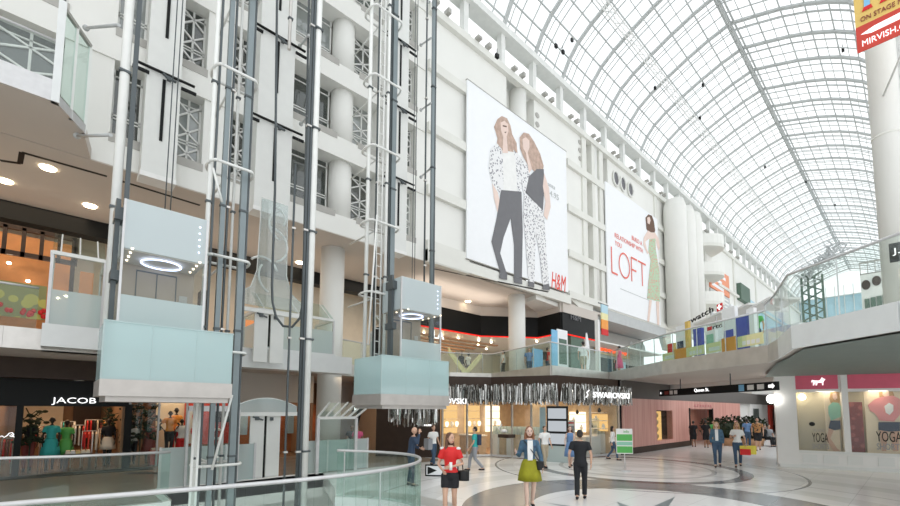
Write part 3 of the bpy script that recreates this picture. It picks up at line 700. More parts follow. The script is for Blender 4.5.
lift_car(7.47, 9.03, 6.40, 8.88, 2.1, 'glass lift car on the right hanging left of the fashion store, turquoise skirt')
# ================================================================== BALCONY top left
bz = 8.95
bl = thing('balcony', (-13.3, -2, bz), 'pale projecting glass balcony at the top left corner with steel edge', 'balcony')
A = [Z(0,80,bz), Z(55,101,bz), Z(84,134,bz)]
A[0] = Vector((-12.85, -5.5, bz)); A[1].x = -12.85
bp = [A[0], A[1], A[2], Vector((XW+.02, .35, bz)), Vector((XW+.02, -5.5, bz))]
MB().slab(bp, (0,0,.3)).build('slab', 'soffit', bl)
MB().slab([A[0], A[1], A[1]+Vector((0,0,.5)), A[0]+Vector((0,0,.5))], (.05,0,0)).slab([A[1], A[2], A[2]+Vector((0,0,.22)), A[1]+Vector((0,0,.22))], (.05,.02,0)).build('edge_trim', 'brushed', bl)
top = 1.45
u = Vector((0,0,1))
MB().slab([A[0]+u*.5, A[1]+u*.5, A[1]+u*top, A[0]+u*top], (.015,0,0)).build('side_glass', 'clear', bl)
B3 = Vector((XW+.3, A[2].y+.6, bz))
tall = 2.35
MB().slab([A[1]+u*.22, A[2]+u*.22, A[2]+u*tall, A[1]+u*(tall)], (.015,0,0)).build('front_glass', 'rail', bl)
for p, h, m_, w_ in ((A[1], tall+.1, 'fascia', .14), (A[1].lerp(A[2], .5), tall, 'white_steel', .07), (A[2], tall, 'white_steel', .08)):
    BX(p.x-w_/2, p.x+w_/2, p.y-w_/2, p.y+w_/2, bz, bz+h).build('post', m_, bl)
MB().beam(A[1]+u*tall, A[2]+u*tall, .08, .08).build('top_rail', 'shopgrey', bl)
MB().tube([A[0]+u*top, A[1]+u*top], .03, 8).build('handrail', 'brushed', bl)
# ================================================================== UPPER DECK LIFT LOBBIES
def kiosk(p0, p1, ztop, label, x=-14.1, depth=1.5, zb=DK, solid=True):
    y0, y1 = p0, p1
    r = thing('lift_lobby', (x-depth/2, (y0+y1)/2, zb), label, 'lobby')
    g = MB().box(x-.01, x+.01, y0, y1, zb+.95, ztop).box(x-depth, x, y0-.01, y0+.01, zb+.95, ztop).box(x-depth, x, y1-.01, y1+.01, zb+.95, ztop).build('glass_wall', 'clear', r)
    MB().box(x-.015, x+.015, y0, y1, zb+.1, zb+.95).box(x-depth, x, y0-.015, y0+.015, zb+.1, zb+.95).box(x-depth, x, y1-.015, y1+.015, zb+.1, zb+.95).build('frosted_band', 'frost', r)
    for yy in (y0, y1):
        for xx in (x, x-depth): BX(xx-.03, xx+.03, yy-.03, yy+.03, zb, ztop).build('post', 'brushed', r)
    MB().box(x-.04, x+.04, y0, y1, ztop-.03, ztop+.06).box(x-depth, x, y1-.04, y1+.04, ztop-.03, ztop+.06).box(x-depth, x, y0-.04, y0+.04, ztop-.03, ztop+.06).build('head_rail', 'white_steel', r)
    MB().box(x-depth, x+.05, y0-.08, y1+.08, zb-.45, zb+.1).build('threshold', 'fascia', r)
    # sloping glass canopy
    MB().slab([(x, y0, ztop+.05), (x, y1, ztop+.05), (x-.9, y1, ztop+.75), (x-.9, y0, ztop+.75)], (.01,0,.012)).build('canopy_glass', 'rail', r)
    n = 3
    for k in range(n):
        yy = y0+.15+(y1-y0-.3)*k/(n-1); MB().beam((x, yy, ztop+.06), (x-.9, yy, ztop+.76), .03, .04).build('canopy_arm', 'white_steel', r)
    return r
kiosk(X(50,285,-14.1).y, X(104,285,-14.1).y, 5.85, 'glass lift lobby kiosk with sloping canopy on the upper deck left of the left lift')
kiosk(X(258,340,-14.6).y, X(333,345,-14.6).y, 5.35, 'glass screened lobby on the upper deck between the tall white mast and the column', x=-14.6)
kiosk(X(384,345,-14.6).y, X(404,345,-14.6).y, 5.3, 'small glass lobby on the upper deck hidden partly behind the right mast cluster', x=-14.6, depth=1.0)
# middle lift doors, upper deck and ground floor, with rounded glass hoods
def lift_doors(zb, ztop, label, hood='arch', y0=X(250,430,-13.5).y-.13, y1=X(280,430,-13.5).y+.13, x=-13.55, zfoot=None):
    r = thing('lift_doors', (x, (y0+y1)/2, zb), label, 'lift doors'); ym = (y0+y1)/2
    for a, b in ((y0+.13, ym-.04), (ym+.04, y1-.13)): BX(x, x+.06, a, b, zb-.4 if zfoot is None else zfoot, ztop).build('door_panel', 'wall_panel', r)
    BX(x-.04, x, y0+.14, y1-.14, zb, ztop).build('frame', 'dark', r)
    MB().box(x+.05, x+.12, y0-.45, y1+.45, ztop, ztop+.12).build('track', 'white_steel', r)
    MB().box(x+.06, x+.14, ym-.32, ym-.22, ztop-.12, ztop-.02).box(x+.06, x+.14, ym+.12, ym+.2, ztop-.14, ztop-.04).tube([(x+.12, ym-.4, ztop-.02), (x+.12, ym-.1, ztop-.12)], .025, 6).build('roller_gear', 'dark_steel', r)
    g = []
    if hood == 'low':
        N = 14; P = [(x+.1, y0-.35+(y1-y0+.7)*k/N, ztop+.14+.40*math.sin(math.pi*(.12+.76*k/N))) for k in range(N+1)]
        MB().slab([(x+.1, y0-.35, ztop+.12)]+P+[(x+.1, y1+.35, ztop+.12)], (.03,0,0)).build('hood_glass', 'frost', r)
        MB().tube(P, .02, 6).build('hood_rim', 'white_steel', r)
    else:
        N = 12; L = [(x+.1, y0-.45, ztop+.2), (x+.1, y0-.45, ztop+.45), (x+.1, y0-.05, ztop+.75), (x+.1, y0+.12, ztop+1.3), (x+.1, y0+.17, ztop+3.6)]
        R = [(a, (y0+y1)-b, c) for a, b, c in L][::-1]
        MB().slab(L+R, (.03,0,0)).build('hood_glass', 'hood', r)
        MB().tube(L, .015, 6).build('hood_rim', 'white_steel', r); MB().tube(R, .015, 6).build('hood_rim', 'white_steel', r)
        w_ = MB()  # swirling reflections in the hood glass, modelled as pale tubes
        for cy, cz, rr, a0, a1 in ((ym-.1, ztop+2.2, .55, -1.2, 1.6), (ym+.35, ztop+2.9, .5, 2.0, 4.4), (ym-.3, ztop+1.3, .45, .2, 2.4), (ym+.2, ztop+1.2, .6, 2.6, 4.2), (ym, ztop+3.1, .35, -.5, 1.5)):
            w_.tube([(x+.09, max(y0-.05, min(y1+.05, cy+rr*math.cos(a0+(a1-a0)*k/9))), cz+rr*math.sin(a0+(a1-a0)*k/9)) for k in range(10)], .035, 6)
        w_.build('reflection_swirl', 'white_steel', r)['kind'] = 'stuff'
    return r
lift_doors(DK, 4.65+.35, 'pale double lift doors on the upper deck under a tall bell shaped glass hood', 'arch', zfoot=3.5)
lift_doors(0, 1.86, 'pale double lift doors on the ground floor under a low arched glass hood', 'low', zfoot=-.45)
for z, l in ((3.62, 'white beam across the middle lift opening at the upper deck edge'),):
    tag(BX(-14.6, -13.9, 3.6, 7.9, 3.35, 3.95).build('lobby_beam', 'fascia'), l, 'beam')
# frosted screens on the ground floor around the lift landing
def screen(a, b, z0, z1, label, m='frost', n=3):
    r = thing('glass_screen', (a[0], a[1], z0), label, 'glass screen'); A = Vector((*a, 0)); B = Vector((*b, 0)); t = (B-A).normalized(); nn = Vector((t.y, -t.x, 0))*.015
    for k in range(n):
        p = A+(B-A)*(k/n)+t*.02; q = A+(B-A)*((k+1)/n)-t*.02
        MB().slab([p+Vector((0,0,z0)), q+Vector((0,0,z0)), q+Vector((0,0,z1)), p+Vector((0,0,z1))], nn).build('pane', m, r)
    for k in range(n+1):
        p = A+(B-A)*(k/n); BX(p.x-.03, p.x+.03, p.y-.03, p.y+.03, z0, z1+.02).build('post', 'brushed', r)
    return r
screen((-13.38, 2.1), (-13.38, 4.45), .02, 1.05, 'frosted glass screen on the landing left of the ground floor lift doors')
screen((-13.38, 6.0), (-13.38, 8.3), .02, 1.05, 'frosted glass screen on the landing right of the ground floor lift doors')
gl = thing('glass_canopy', (-13.2, 7.0, 1.9), 'slanted glass canopy with white ribs on posts in front of the thick column', 'canopy')
ca, cb = X(318,418,-13.2), X(356,418,-13.2); da, db = X(330,398,-14.2), X(373,398,-14.2)
da.z = db.z = ca.z+.5; cb.z = ca.z
MB().slab([ca, cb, db, da], (.01,0,.015)).build('glass', 'rail', gl)
for k in range(6): MB().beam(ca.lerp(cb, k/5)+Vector((0,0,.03)), da.lerp(db, k/5)+Vector((0,0,.03)), .05, .05).build('rib', 'white_steel', gl)
MB().beam(ca, cb, .06, .09).build('front_rail', 'white_steel', gl)
for p in (ca, cb): BX(p.x-.05, p.x+.05, p.y-.05, p.y+.05, 0, p.z).build('post', 'brushed', gl)
MB().slab([(ca.x, ca.y+.05, 0), (ca.x, cb.y-.05, 0), (ca.x, cb.y-.05, ca.z), (ca.x, ca.y+.05, ca.z)], (.01,0,0)).build('glass_wall', 'rail', gl)
bx_ = thing('lift_lobby', (-13.1, X(188,440,-13.1).y, 0), 'small steel framed glass lobby under the left lift beside the mannequin window', 'lobby')
y0 = X(187,440,-13.3).y; y1 = X(238,440,-13.3).y
for yy in (y0, y1): BX(-13.33, -13.27, yy-.03, yy+.03, 0, 2.05).build('post', 'brushed', bx_)
BX(-13.36,-13.24, y0, y1, 2.0, 2.15).build('head', 'brushed', bx_); BX(-13.31,-13.29, y0+.05, y1-.05, .1, 2.0).build('glass', 'shop', bx_)
# ================================================================== POSTERS on the upper wall
def on_poster(pts, off=0.0, x=XW+.3): return [X(px, py, x) + Vector((off, 0, 0)) for px, py in pts]
def flat(mb, pts, off, th=.004):
    return mb.slab([X(px, py, XW+.3)+Vector((off, 0, 0)) for px, py in pts], (th, 0, 0))
def poster_root(p, label):
    r = thing('wall_poster', X(*p, XW+.28), label, 'poster'); return r
R1 = poster_root((469,264), 'huge white wall poster of two standing women in black and patterned clothes')
a, b = X(467.5,86,XW+.3), X(568.5,296,XW+.3)
MB().box(XW+.2, XW+.29, a.y, b.y, 9.62, 19.15).build('board', 'poster', R1)
for z in (9.60, 19.13): BX(XW+.18, XW+.31, a.y-.03, b.y+.03, z, z+.04).build('board_edge', 'shopgrey', R1)
h = lambda pts: [(x/2.3+460, y/2.3+80) for x, y in pts]
w1 = MB(); w1.mat(0)
flat(w1, h([(82,120),(78,108),(86,90),(96,83),(108,88),(116,105),(120,125),(130,145),(132,168),(122,180),(108,178),(92,172),(84,150),(86,135)]), .002)
w1.mat(1); flat(w1, h([(93,98),(102,94),(110,102),(111,118),(107,130),(110,168),(98,168),(99,130),(94,116)]), .008); w1.mat(5); flat(w1, h([(101,120),(107,119),(104,122.5)]), .012)
w1.mat(2); flat(w1, h([(70,158),(85,146),(95,158),(98,180),(100,250),(88,262),(74,238),(66,205)]), .006); flat(w1, h([(122,160),(138,175),(142,215),(140,258),(132,256),(128,190)]), .007)
w1.mat(3); flat(w1, h([(97,162),(124,166),(131,200),(131,256),(98,254)]), .005)
w1.mat(1); flat(w1, h([(74,238),(86,258),(92,282),(103,300),(104,318),(96,322),(86,304),(78,272)]), .009)
w1.mat(4); flat(w1, h([(94,253),(141,257),(144,345),(142,455),(124,452),(124,380),(116,318),(100,362),(92,398),(108,448),(92,444),(72,372),(84,318)]), .010)
flat(w1, h([(92,444),(108,448),(108,460),(90,456)]), .011); flat(w1, h([(124,452),(142,456),(143,470),(124,466)]), .011)
w1.mat(5); flat(w1, h([(98,104),(107,106),(107,109),(98,107)]), .012)
w1.build('printed_woman', ['print_hair','print_skin','animal_print','white_cloth','print_dark','hair_brown'], R1)
w2 = MB(); w2.mat(0)
flat(w2, h([(137,132),(146,121),(158,124),(170,142),(184,170),(192,198),(188,222),(172,212),(156,196),(146,178),(138,158)]), .013)
w2.mat(1); flat(w2, h([(143,136),(151,132),(159,140),(159,156),(155,168),(165,205),(158,215),(151,168),(145,158)]), .018)
w2.mat(2); flat(w2, h([(140,176),(152,190),(160,215),(156,255),(146,262),(140,225)]), .015)
w2.mat(4); flat(w2, h([(158,222),(176,205),(192,205),(194,240),(190,302),(174,284),(150,258)]), .016)
w2.mat(1); flat(w2, h([(193,215),(204,248),(208,292),(200,322),(192,312),(196,280),(190,245)]), .017)
w2.mat(2); flat(w2, h([(147,262),(174,284),(191,302),(196,350),(198,400),(204,468),(190,472),(184,410),(174,352),(172,400),(170,466),(157,463),(151,380),(145,312)]), .019)
w2.mat(4); flat(w2, h([(190,472),(204,468),(206,484),(190,482)]), .02); flat(w2, h([(157,463),(170,466),(170,478),(156,474)]), .02)
w2.build('printed_woman', ['print_hair','print_skin','animal_print','white_cloth','print_dark'], R1)
tx = MB(); R_ = Vector((0,1,0)); U_ = Vector((0,0,1))
o = X(551.5, 289.5, XW+.3); e = X(565, 292, XW+.3)
text(tx, 'H&M', (XW+.3, o.y, o.z+.1), R_, (0, .12, 1), 1.05, (e.y-o.y), .01); tx.build('logo', 'logo_red', R1)
tx = MB(); o = X(544, 193, XW+.3); text(tx, 'pants', (XW+.3, o.y+.2, o.z+.55), R_, U_, .3, 1.0, .01); text(tx, '$34.95', (XW+.3, o.y, o.z), R_, U_, .42, 1.6, .01); tx.build('print_text', 'canopy_grey', R1)
tx = MB(); o = X(499, 272, XW+.3); text(tx, 'FASHION AND QUALITY', (XW+.3, o.y, 10.0), R_, U_, .14, 2.0, .01)
bpy.data.meshes  # (small line under the figures is illegible in the photograph and is left out)
R2 = poster_root((609.6,313), 'large white wall poster with red lettering and a woman in a patterned dress')
a, b = X(605.5,186,XW+.3), X(661,327,XW+.3)
MB().box(XW+.2, XW+.29, a.y, b.y, 9.50, 19.1).build('board', 'poster', R2)
tx = MB(); o = X(611, 272, XW+.3); e = X(646, 280, XW+.3); w_ = (e.y-o.y); zb0, zt0, xx = 12.3, 14.25, XW+.31
def st_(y0, z0, y1, z1): tx.beam((xx, o.y+y0*w_, z0), (xx, o.y+y1*w_, z1), .02, .17, up=(1,0,0)) if False else tx.slab([(xx, o.y+min(y0,y1)*w_-(.07 if y0==y1 else 0), min(z0,z1)-(.07 if z0==z1 else 0)), (xx, o.y+max(y0,y1)*w_+(.07 if y0==y1 else 0), min(z0,z1)-(.07 if z0==z1 else 0)), (xx, o.y+max(y0,y1)*w_+(.07 if y0==y1 else 0), max(z0,z1)+(.07 if z0==z1 else 0)), (xx, o.y+min(y0,y1)*w_-(.07 if y0==y1 else 0), max(z0,z1)+(.07 if z0==z1 else 0))], (.01,0,0))
st_(.02,zb0,.02,zt0); st_(.02,zb0,.17,zb0); st_(.56,zb0,.56,zt0); st_(.56,zt0,.73,zt0); st_(.56,(zb0+zt0)/2,.70,(zb0+zt0)/2); st_(.76,zt0,1.0,zt0); st_(.88,zb0,.88,zt0)
N = 32; ro_ = [(o.y+(.36+.155*math.cos(k*2*math.pi/N))*w_, (zb0+zt0)/2+(zt0-zb0)/2*1.05*math.sin(k*2*math.pi/N)) for k in range(N)]; ri_ = [(o.y+.36*w_+(y-o.y-.36*w_)*.86, (zb0+zt0)/2+(z-(zb0+zt0)/2)*.87) for y, z in ro_]
tx.add([(xx+.01, y, z) for y, z in ro_]+[(xx+.01, y, z) for y, z in ri_], [(k, (k+1)%N, (k+1)%N+N, k+N) for k in range(N)]); tx.build('logo', 'coral', R2)
tx = MB(); o = X(609.5, 233, XW+.3)
text(tx, 'BUILD A', (XW+.3, 33.4, 15.75), R_, U_, .36, None, .01); text(tx, 'RELATIONSHIP WITH', (XW+.3, 30.5, 15.15), R_, U_, .36, 4.9, .01); tx.build('print_text', 'coral', R2); tx = MB(); text(tx, 'YOU', (XW+.3, 30.5, 14.55), R_, U_, .36, None, .01)
tx.build('print_text', 'coral', R2)
q = MB().box(XW+.3, XW+.31, 31.2, 36.5, 11.3, 11.34); q.build('fine_print', 'canopy_grey', R2)
h = lambda pts: [(x/2.977+590, y/2.977+170) for x, y in pts]
w3 = MB(); w3.mat(0)
flat(w3, h([(165,142),(174,132),(184,136),(190,152),(194,180),(188,198),(178,190),(168,176)]), .002)
w3.mat(1); flat(w3, h([(170,142),(177,139),(180,150),(177,162),(171,158)]), .006); flat(w3, h([(172,180),(182,186),(193,186),(204,204),(208,232),(203,240),(196,212),(184,210),(176,204),(164,214),(170,238),(176,246),(170,250),(158,222),(160,200)]), .007)
w3.mat(2); flat(w3, h([(176,206),(194,204),(196,240),(206,300),(208,392),(170,384),(174,330),(180,270),(174,240)]), .008)
w3.mat(1); flat(w3, h([(176,386),(184,388),(176,452),(170,450)]), .009); flat(w3, h([(196,390),(206,392),(206,462),(200,460)]), .009)
w3.build('printed_woman', ['hair_brown','print_skin','floral'], R2)
# ---- far left wall: rounded pipes, curved balconies, banners
for k, (px, l) in enumerate(((676, 'left one of three giant white round shafts beside the red lettered poster'), (685, 'middle one of three giant white round shafts on the left wall'), (692, 'right one of three giant white round shafts, next to the curved balconies'))):
    p = X(px, 250, XW+1.0); tag(MB().lathe([(.95, 9.6), (.95, 20.6), (.75, 21.3)], (p.x, p.y), 26).build('round_shaft', 'wall', keep=True), l, 'shaft')
r = thing('round_porthole', (XW+.3, 41.3, 17), 'large half hidden dark porthole left of the giant white shafts', 'porthole')
p = X(668, 222, XW+.25); MB().slab([(XW+.25, p.y+.9*math.cos(a*math.pi/10), p.z+.9*math.sin(a*math.pi/10)) for a in range(20)], (.04,0,0)).build('dark_opening', 'shopgrey', r)
for k, (py, t) in enumerate(((246,'top'),(274,'middle'),(303,'lowest'))):
    p = X(700, py, XW); r = thing('curved_balcony', (XW, p.y+2, p.z), 'white curved balcony beside the giant round shafts, %s of three' % t, 'balcony', 'curved balconies')
    N = 12; P = [(XW+1.9*math.sin(math.pi*i/N)+.02, p.y-1.4+5.2*i/N) for i in range(N+1)]
    MB().slab([(x, y, p.z-.35) for x, y in P], (0,0,.35)).build('slab', 'beam', r)
    q = MB()
    for (x1, y1), (x2, y2) in zip(P, P[1:]): q.slab([(x1, y1, p.z), (x2, y2, p.z), (x2, y2, p.z+1.0), (x1, y1, p.z+1.0)], (-.03,0,0))
    q.build('parapet', 'wall', r)
    struct(BX(XW+.01, XW+.03, p.y-.6, p.y+2.6, p.z+.1, p.z+2.0).build('window_%d' % (60+k), 'canopy_grey'))
def banner(pa, pb, m, label, name='wall_banner', d=.1):
    a = X(*pa, XW+.02); b = X(*pb, XW+.02); r = thing(name, (XW, a.y, b.z), label, 'banner')
    BX(XW+.01, XW+.01+d, a.y, b.y, min(a.z, b.z), max(a.z, b.z)).build('sheet', m, r); return r, a, b
a = X(709,263,XW+.1); z0 = X(709,286,XW+.1).z; b = X(729,290,XW+.1)
r = thing('wall_banner', (XW, a.y, z0), 'orange red banner high on the left wall above the white text banner', 'banner')
BX(XW+.02, XW+.15, a.y, b.y, z0, a.z).build('sheet', 'poster_orange', r)
q = MB()
for k, w_ in ((0,.85),(1,.6),(2,.7)): q.box(XW+.15, XW+.16, a.y+.5, a.y+.5+(b.y-a.y-1)*w_, a.z-.9-k*.75, a.z-.55-k*.75)
q.build('print_lines', 'poster', r)
r = thing('wall_banner', (XW, a.y, 11), 'white banner with grey lines beneath the orange red banner', 'banner')
z1 = z0-.1; BX(XW+.02, XW+.12, a.y, b.y, 10.2, z1).build('sheet', 'canopy_grey', r)
q = MB()
for k in range(9): q.box(XW+.12, XW+.13, a.y+.4, b.y-.5, z1-.5-k*.45, z1-.3-k*.45)
q.build('print_lines', 'wall', r)
a = X(738,283,XW+.2); b = X(748,305,XW+.2); tag(BX(XW+.02, XW+.5, a.y, b.y, b.z, a.z).build('wall_banner', 'darkgreen'), 'narrow dark green banner on the far left wall', 'banner')
a = X(748,285,XW+.2); b = X(800,330,XW+.2)
r = thing('wall_mural', (XW, a.y, 9.8), 'wide pale blue mural with white shapes on the far left wall', 'mural')
BX(XW+.02, XW+.12, a.y, 96, 9.8, 17.5).build('sheet', 'murals', r)
q = MB()
for k in range(5): 
    y = a.y+1+k*3.5; q.slab([(XW+.13, y, 9.9), (XW+.13, y+2.6, 9.9), (XW+.13, y+1.6, 14+k%3)], (.01,0,0))
q.build('white_shapes', 'poster', r)
a = X(719,296,XW+.2); r = thing('wall_mural', (XW+.3, a.y, 9.8), 'pale collage banner of small figures right of the white text banner', 'mural')
BX(XW+.02, XW+.1, X(730,300,XW).y, X(746,300,XW).y, 9.8, 15.3).build('sheet', 'poster', r)
q = MB(); random.seed(3); ya = X(730,300,XW).y; yb = X(746,300,XW).y
for k in range(14): 
    y = random.uniform(ya+.2, yb-.8); z = random.uniform(10, 14.2); q.slab([(XW+.11, y, z), (XW+.11, y+.5, z+.1), (XW+.11, y+.4, z+.9), (XW+.11, y+.15, z+1.0)], (.01,0,0))
q.build('print_shapes', 'shopgrey', r)
# ---- end of the gallery
struct(MB().box(-20, 3, 109, 109.2, 0, 24).build('wall_end', 'murals', keep=True))
eg = MB()
for k in range(12): eg.box(-15+k*1.3-.05, -15+k*1.3+.05, 108.8, 109, 0, 26 if 2 < k < 9 else 24)
for z in (8, 12, 16, 20, 24): eg.box(-15.2, .2, 108.8, 109, z, z+.15)
struct(eg.build('trim_20', 'white_steel', keep=True))
struct(BX(-15, .2, 109.05, 109.1, 24, 24.1).build('trim_21', 'white_steel', keep=True))
eb = thing('end_building', (-1.7, 60, 4), 'white end building with round openings at the right below the vault', 'building')
el_ = Y(862,303,60).x
E0 = el_; wz = 16.0
BX(E0, 1.5, 60, 63, 4, wz).build('wall', 'wall', eb)
for k in range(4):
    p = Y(866+k*10.5, 285-k*4.2, 60); MB().slab([(p.x+.33*math.cos(a*math.pi/8), 59.97, p.z+.5*math.sin(a*math.pi/8)) for a in range(16)], (0,-.04,0)).build('round_opening', 'brown', eb)
for k in range(7):
    p = Y(865+k*6, 306-k*1.4, 60); BX(p.x, p.x+.36, 59.9, 59.98, p.z-.8, p.z+.7).build('window', 'darkgreen', eb)
BX(E0-.1, 1.6, 59.8, 60.0, 10.9, 11.5).build('ledge', 'wall', eb)
q = MB(); q.box(E0, 1.5, 60, 60.2, wz, wz+.15).box(E0, 1.5, 60, 60.2, wz+1.2, wz+1.35)
for k in range(9): q.box(E0+k*.55, E0+k*.55+.06, 60, 60.15, wz, wz+1.25)
q.build('roof_grille', 'shopgrey', eb)
lt = thing('lattice_tower', (-9, 75, 4), 'dark lattice mast with branching top standing far down the gallery', 'mast')
q = MB()
for dx in (-1.1, -.4, .3, 1.1): q.box(-9.0+dx-.12, -9.0+dx+.12, 74.9, 75.1, 4, 20.5)
for k in range(13): q.beam((-10.1, 75, 4+k*1.3), (-7.9, 75, 5.3+k*1.3), .16, .16); q.beam((-7.9, 75, 4+k*1.3), (-10.1, 75, 5.3+k*1.3), .16, .16)
q.build('lattice', 'darkgreen', lt)
random.seed(5); q = MB()
for k in range(150):
    t = random.random(); p = Vector((-9.7+3.6*t+random.uniform(-.6,.6), 75+random.uniform(-.6,.6), 20.2+3.6*t+random.uniform(-.9,.9)))
    q.beam(p, p+Vector((random.uniform(-.9,.9), random.uniform(-.4,.4), random.uniform(-.6,.9))), .1, .14)
q.build('branching_top', 'canopy_grey', lt)['kind'] = 'stuff'
# ================================================================== UPPER LEVEL: left hall
fm = thing('food_hall_picture', (-22.1, -3, 5), 'wide picture of yellow flowers and greenery at the far left on the upper level', 'picture')
BX(-19.1, -19.0, -6, X(46,300,-19).y, 4.9, 6.0).build('print', 'foodmural', fm)
q = MB(); random.seed(8)
for k in range(60):
    y = random.uniform(-4, -.3); q.ell((-18.97, y, 5.0+random.random()*.25), (.03, .07, .08), 6, 4)
q.build('flowers', 'red', fm)['kind'] = 'stuff'
wf = thing('wood_framed_front', (-19.6, 0, 4), 'dark wood framed glazed front with orange interior on the upper level at left', 'shop front')
yA = X(-40,270,-19.6).y; yB = X(74,280,-19.6).y
BX(-20.3, -20.2, yA, yB, DK, 7.9).build('interior_wall', 'orange_interior', wf) if False else None
D('orange_interior', (.62, .27, .10), .5, var=.1)
BX(-20.6, -20.5, yA, yB, DK, 7.95).build('interior_wall', 'orange_interior', wf)
q = MB()
for z in (7.85, 7.0): q.box(-19.7, -19.55, yA, yB, z, z+.14)
n = 7
for k in range(n): y = yA+(yB-yA)*k/(n-1); q.box(-19.7, -19.55, y-.05, y+.05, 7.0, 7.95)
q.box(-19.7,-19.55,yB-.12,yB,DK,7.95)
q.build('wood_frame', 'brown', wf)
for px, py in ((9,263),(28,281),(58,298),(66,296)):
    p = X(px, py, -20.2); MB().ell(p, (.06,.06,.05), 8, 6).build('hanging_lamp', 'lamp_warm', wf)
for (px0, px1, z0, z1, m, l) in ((78,92,4.1,6.8,'orange_interior','narrow orange lit doorway seen through the kiosk on the upper level'), (243,262,4.1,5.9,'orangelit','orange lit shop opening left of the bell shaped hood'), (408,416,4.1,5.4,'brown','dark brown doorway behind the small glass lobby')):
    y0 = X(px0, 300, -19.5).y; y1 = X(px1, 300, -19.5).y
    tag(BX(-19.6, -19.45, y0, y1, z0, z1).build('doorway', m), l, 'doorway')
# food hall lamps (real light)
lamp('AREA', (-19, -2, 8.9), 60, (1,.78,.55), 2.5, sy=5); lamp('AREA', (-19.5, 6, 8.9), 50, (1,.8,.6), 2.5, sy=5); lamp('AREA', (-18.5, 14, 8.9), 60, (1,.85,.7), 3, sy=6)
# bottles/people shapes behind small lobby are left to the glass
# ---- fashion store with red neon line
fs_ = thing('fashion_store_front', (-19.5, 20, 4), 'fashion store front on the upper level with black band and red neon line', 'shop front')
P = [Z(436,309,8.2), Z(480,318,8.2), Z(540,320,8.2), Z(562,314,8.2), Z(592,318,8.2)]
P = [Vector((-19.6,14.0,0)), Vector((-19.6,20.7,0)), Vector((-17.3,24.0,0)), Vector((-15.2,23.6,0)), Vector((-15.2,28.0,0))]
bnd = MB(); red = MB(); top_ = MB()
for a, b in zip(P, P[1:]):
    t = (b-a).normalized(); nn = Vector((t.y, -t.x, 0))*.08
    bnd.slab([a+u*7.0, b+u*7.0, b+u*8.35, a+u*8.35], nn); red.slab([a+u*6.93+nn*.5, b+u*6.93+nn*.5, b+u*7.0+nn*.5, a+u*7.0+nn*.5], nn*.8)
    top_.slab([a+u*8.35, b+u*8.35, b+u*8.98, a+u*8.98], nn*1.6)
bnd.build('black_band', 'dark', fs_); red.build('neon_line', 'redline', fs_); top_.build('bulkhead', 'soffit', fs_)
struct(MB().box(-26,-25.9,12,40,4,9).build('wall_back', 'cream', keep=True))
struct(MB().slab([(-26,14,7.02),(-19.75,14,7.02),(-19.75,20.8,7.02),(-17.4,24.2,7.02),(-15.4,23.9,7.02),(-15.4,40,7.02),(-26,40,7.02)], (0,0,.1)).build('ceiling', 'shopwhite', keep=True))
q = MB()
for k in range(7): q.box(-24.6+k*1.0, -24.3+k*1.0, 14.2, 21, 6.2, 6.28)
q.build('slat_ceiling', 'wood', fs_)
BX(-19.65, -19.6, 14.0, 14.6, 4, 7).build('dark_pier', 'dark', fs_); BX(-15.4, -15.15, 24.6, 26.2, 4, 7.9).build('dark_pier', 'darkgreen', fs_)
k = 0
for (x, y) in [(-21,15.5),(-21,17),(-21,18.5),(-21,20),(-22.5,16),(-22.5,17.8),(-22.5,19.5),(-20.5,21.5),(-20.5,22.8),(-19,23.3),(-19.5,24.5),(-18,24.8),(-24,16.5),(-24,18.5),(-24,20.5),(-22,23),(-23,25),(-21,26)]:
    MB().ell((x, y, 6.9), (.08,.08,.07), 8, 6).build('store_lamp', 'lamp_warm', fs_)
lamp('AREA', (-21.5, 18, 6.95), 90, (1,.86,.7), 4, sy=6); lamp('AREA', (-20, 26, 6.95), 70, (1,.88,.75), 4, sy=4)
struct(MB().box(XW-.9, XW-.5, 24.4, 29.5, 8.3, 9.5).box(XW-2, XW+.2, 29.4, 40, 8.6, 9.5).box(XW-2.2, XW-2, 27.5, 40, 4, 9.5).build('wall_left', 'canopy_grey', keep=True))
tx = MB(); o = X(558, 321, -15.1); text(tx, 'H&M', (-15.08, 24.5, 8.0), R_, U_, .35, 1.2, .03); tx.build('store_sign', 'print_dark', fs_)
tx = MB(); text(tx, 'H&M', X(443,338,-16), R_, U_, .4, None, .05)
o_ = thing('letter_sign', X(440,335,-17.3), 'white illuminated letters partly hidden behind the right lift car', 'sign'); tx = MB(); a = X(433,338,-17.3); text(tx, 'LA', (a.x, a.y, a.z), R_, U_, .42, .75, .06); tx.build('letters', 'signlit', o_)
# wedge bracket beams under the wall near the posters
for k, (y0, y1) in enumerate(((24.4, 27.5), (38.6, 41.5))):
    tag(MB().slab([(XW+.05, y0, 9.5), (XW+.05, y1, 9.5), (XW+.05, y1, 7.6), (XW+.05, y1-.8, 7.6), (XW+.05, y0+1.2, 9.0)], (-.5, 0, 0)).build('haunch', 'beam'), ('pale angled wall haunch between the two big posters', 'pale angled wall haunch at the foot of the giant round shafts')[k], 'haunch')
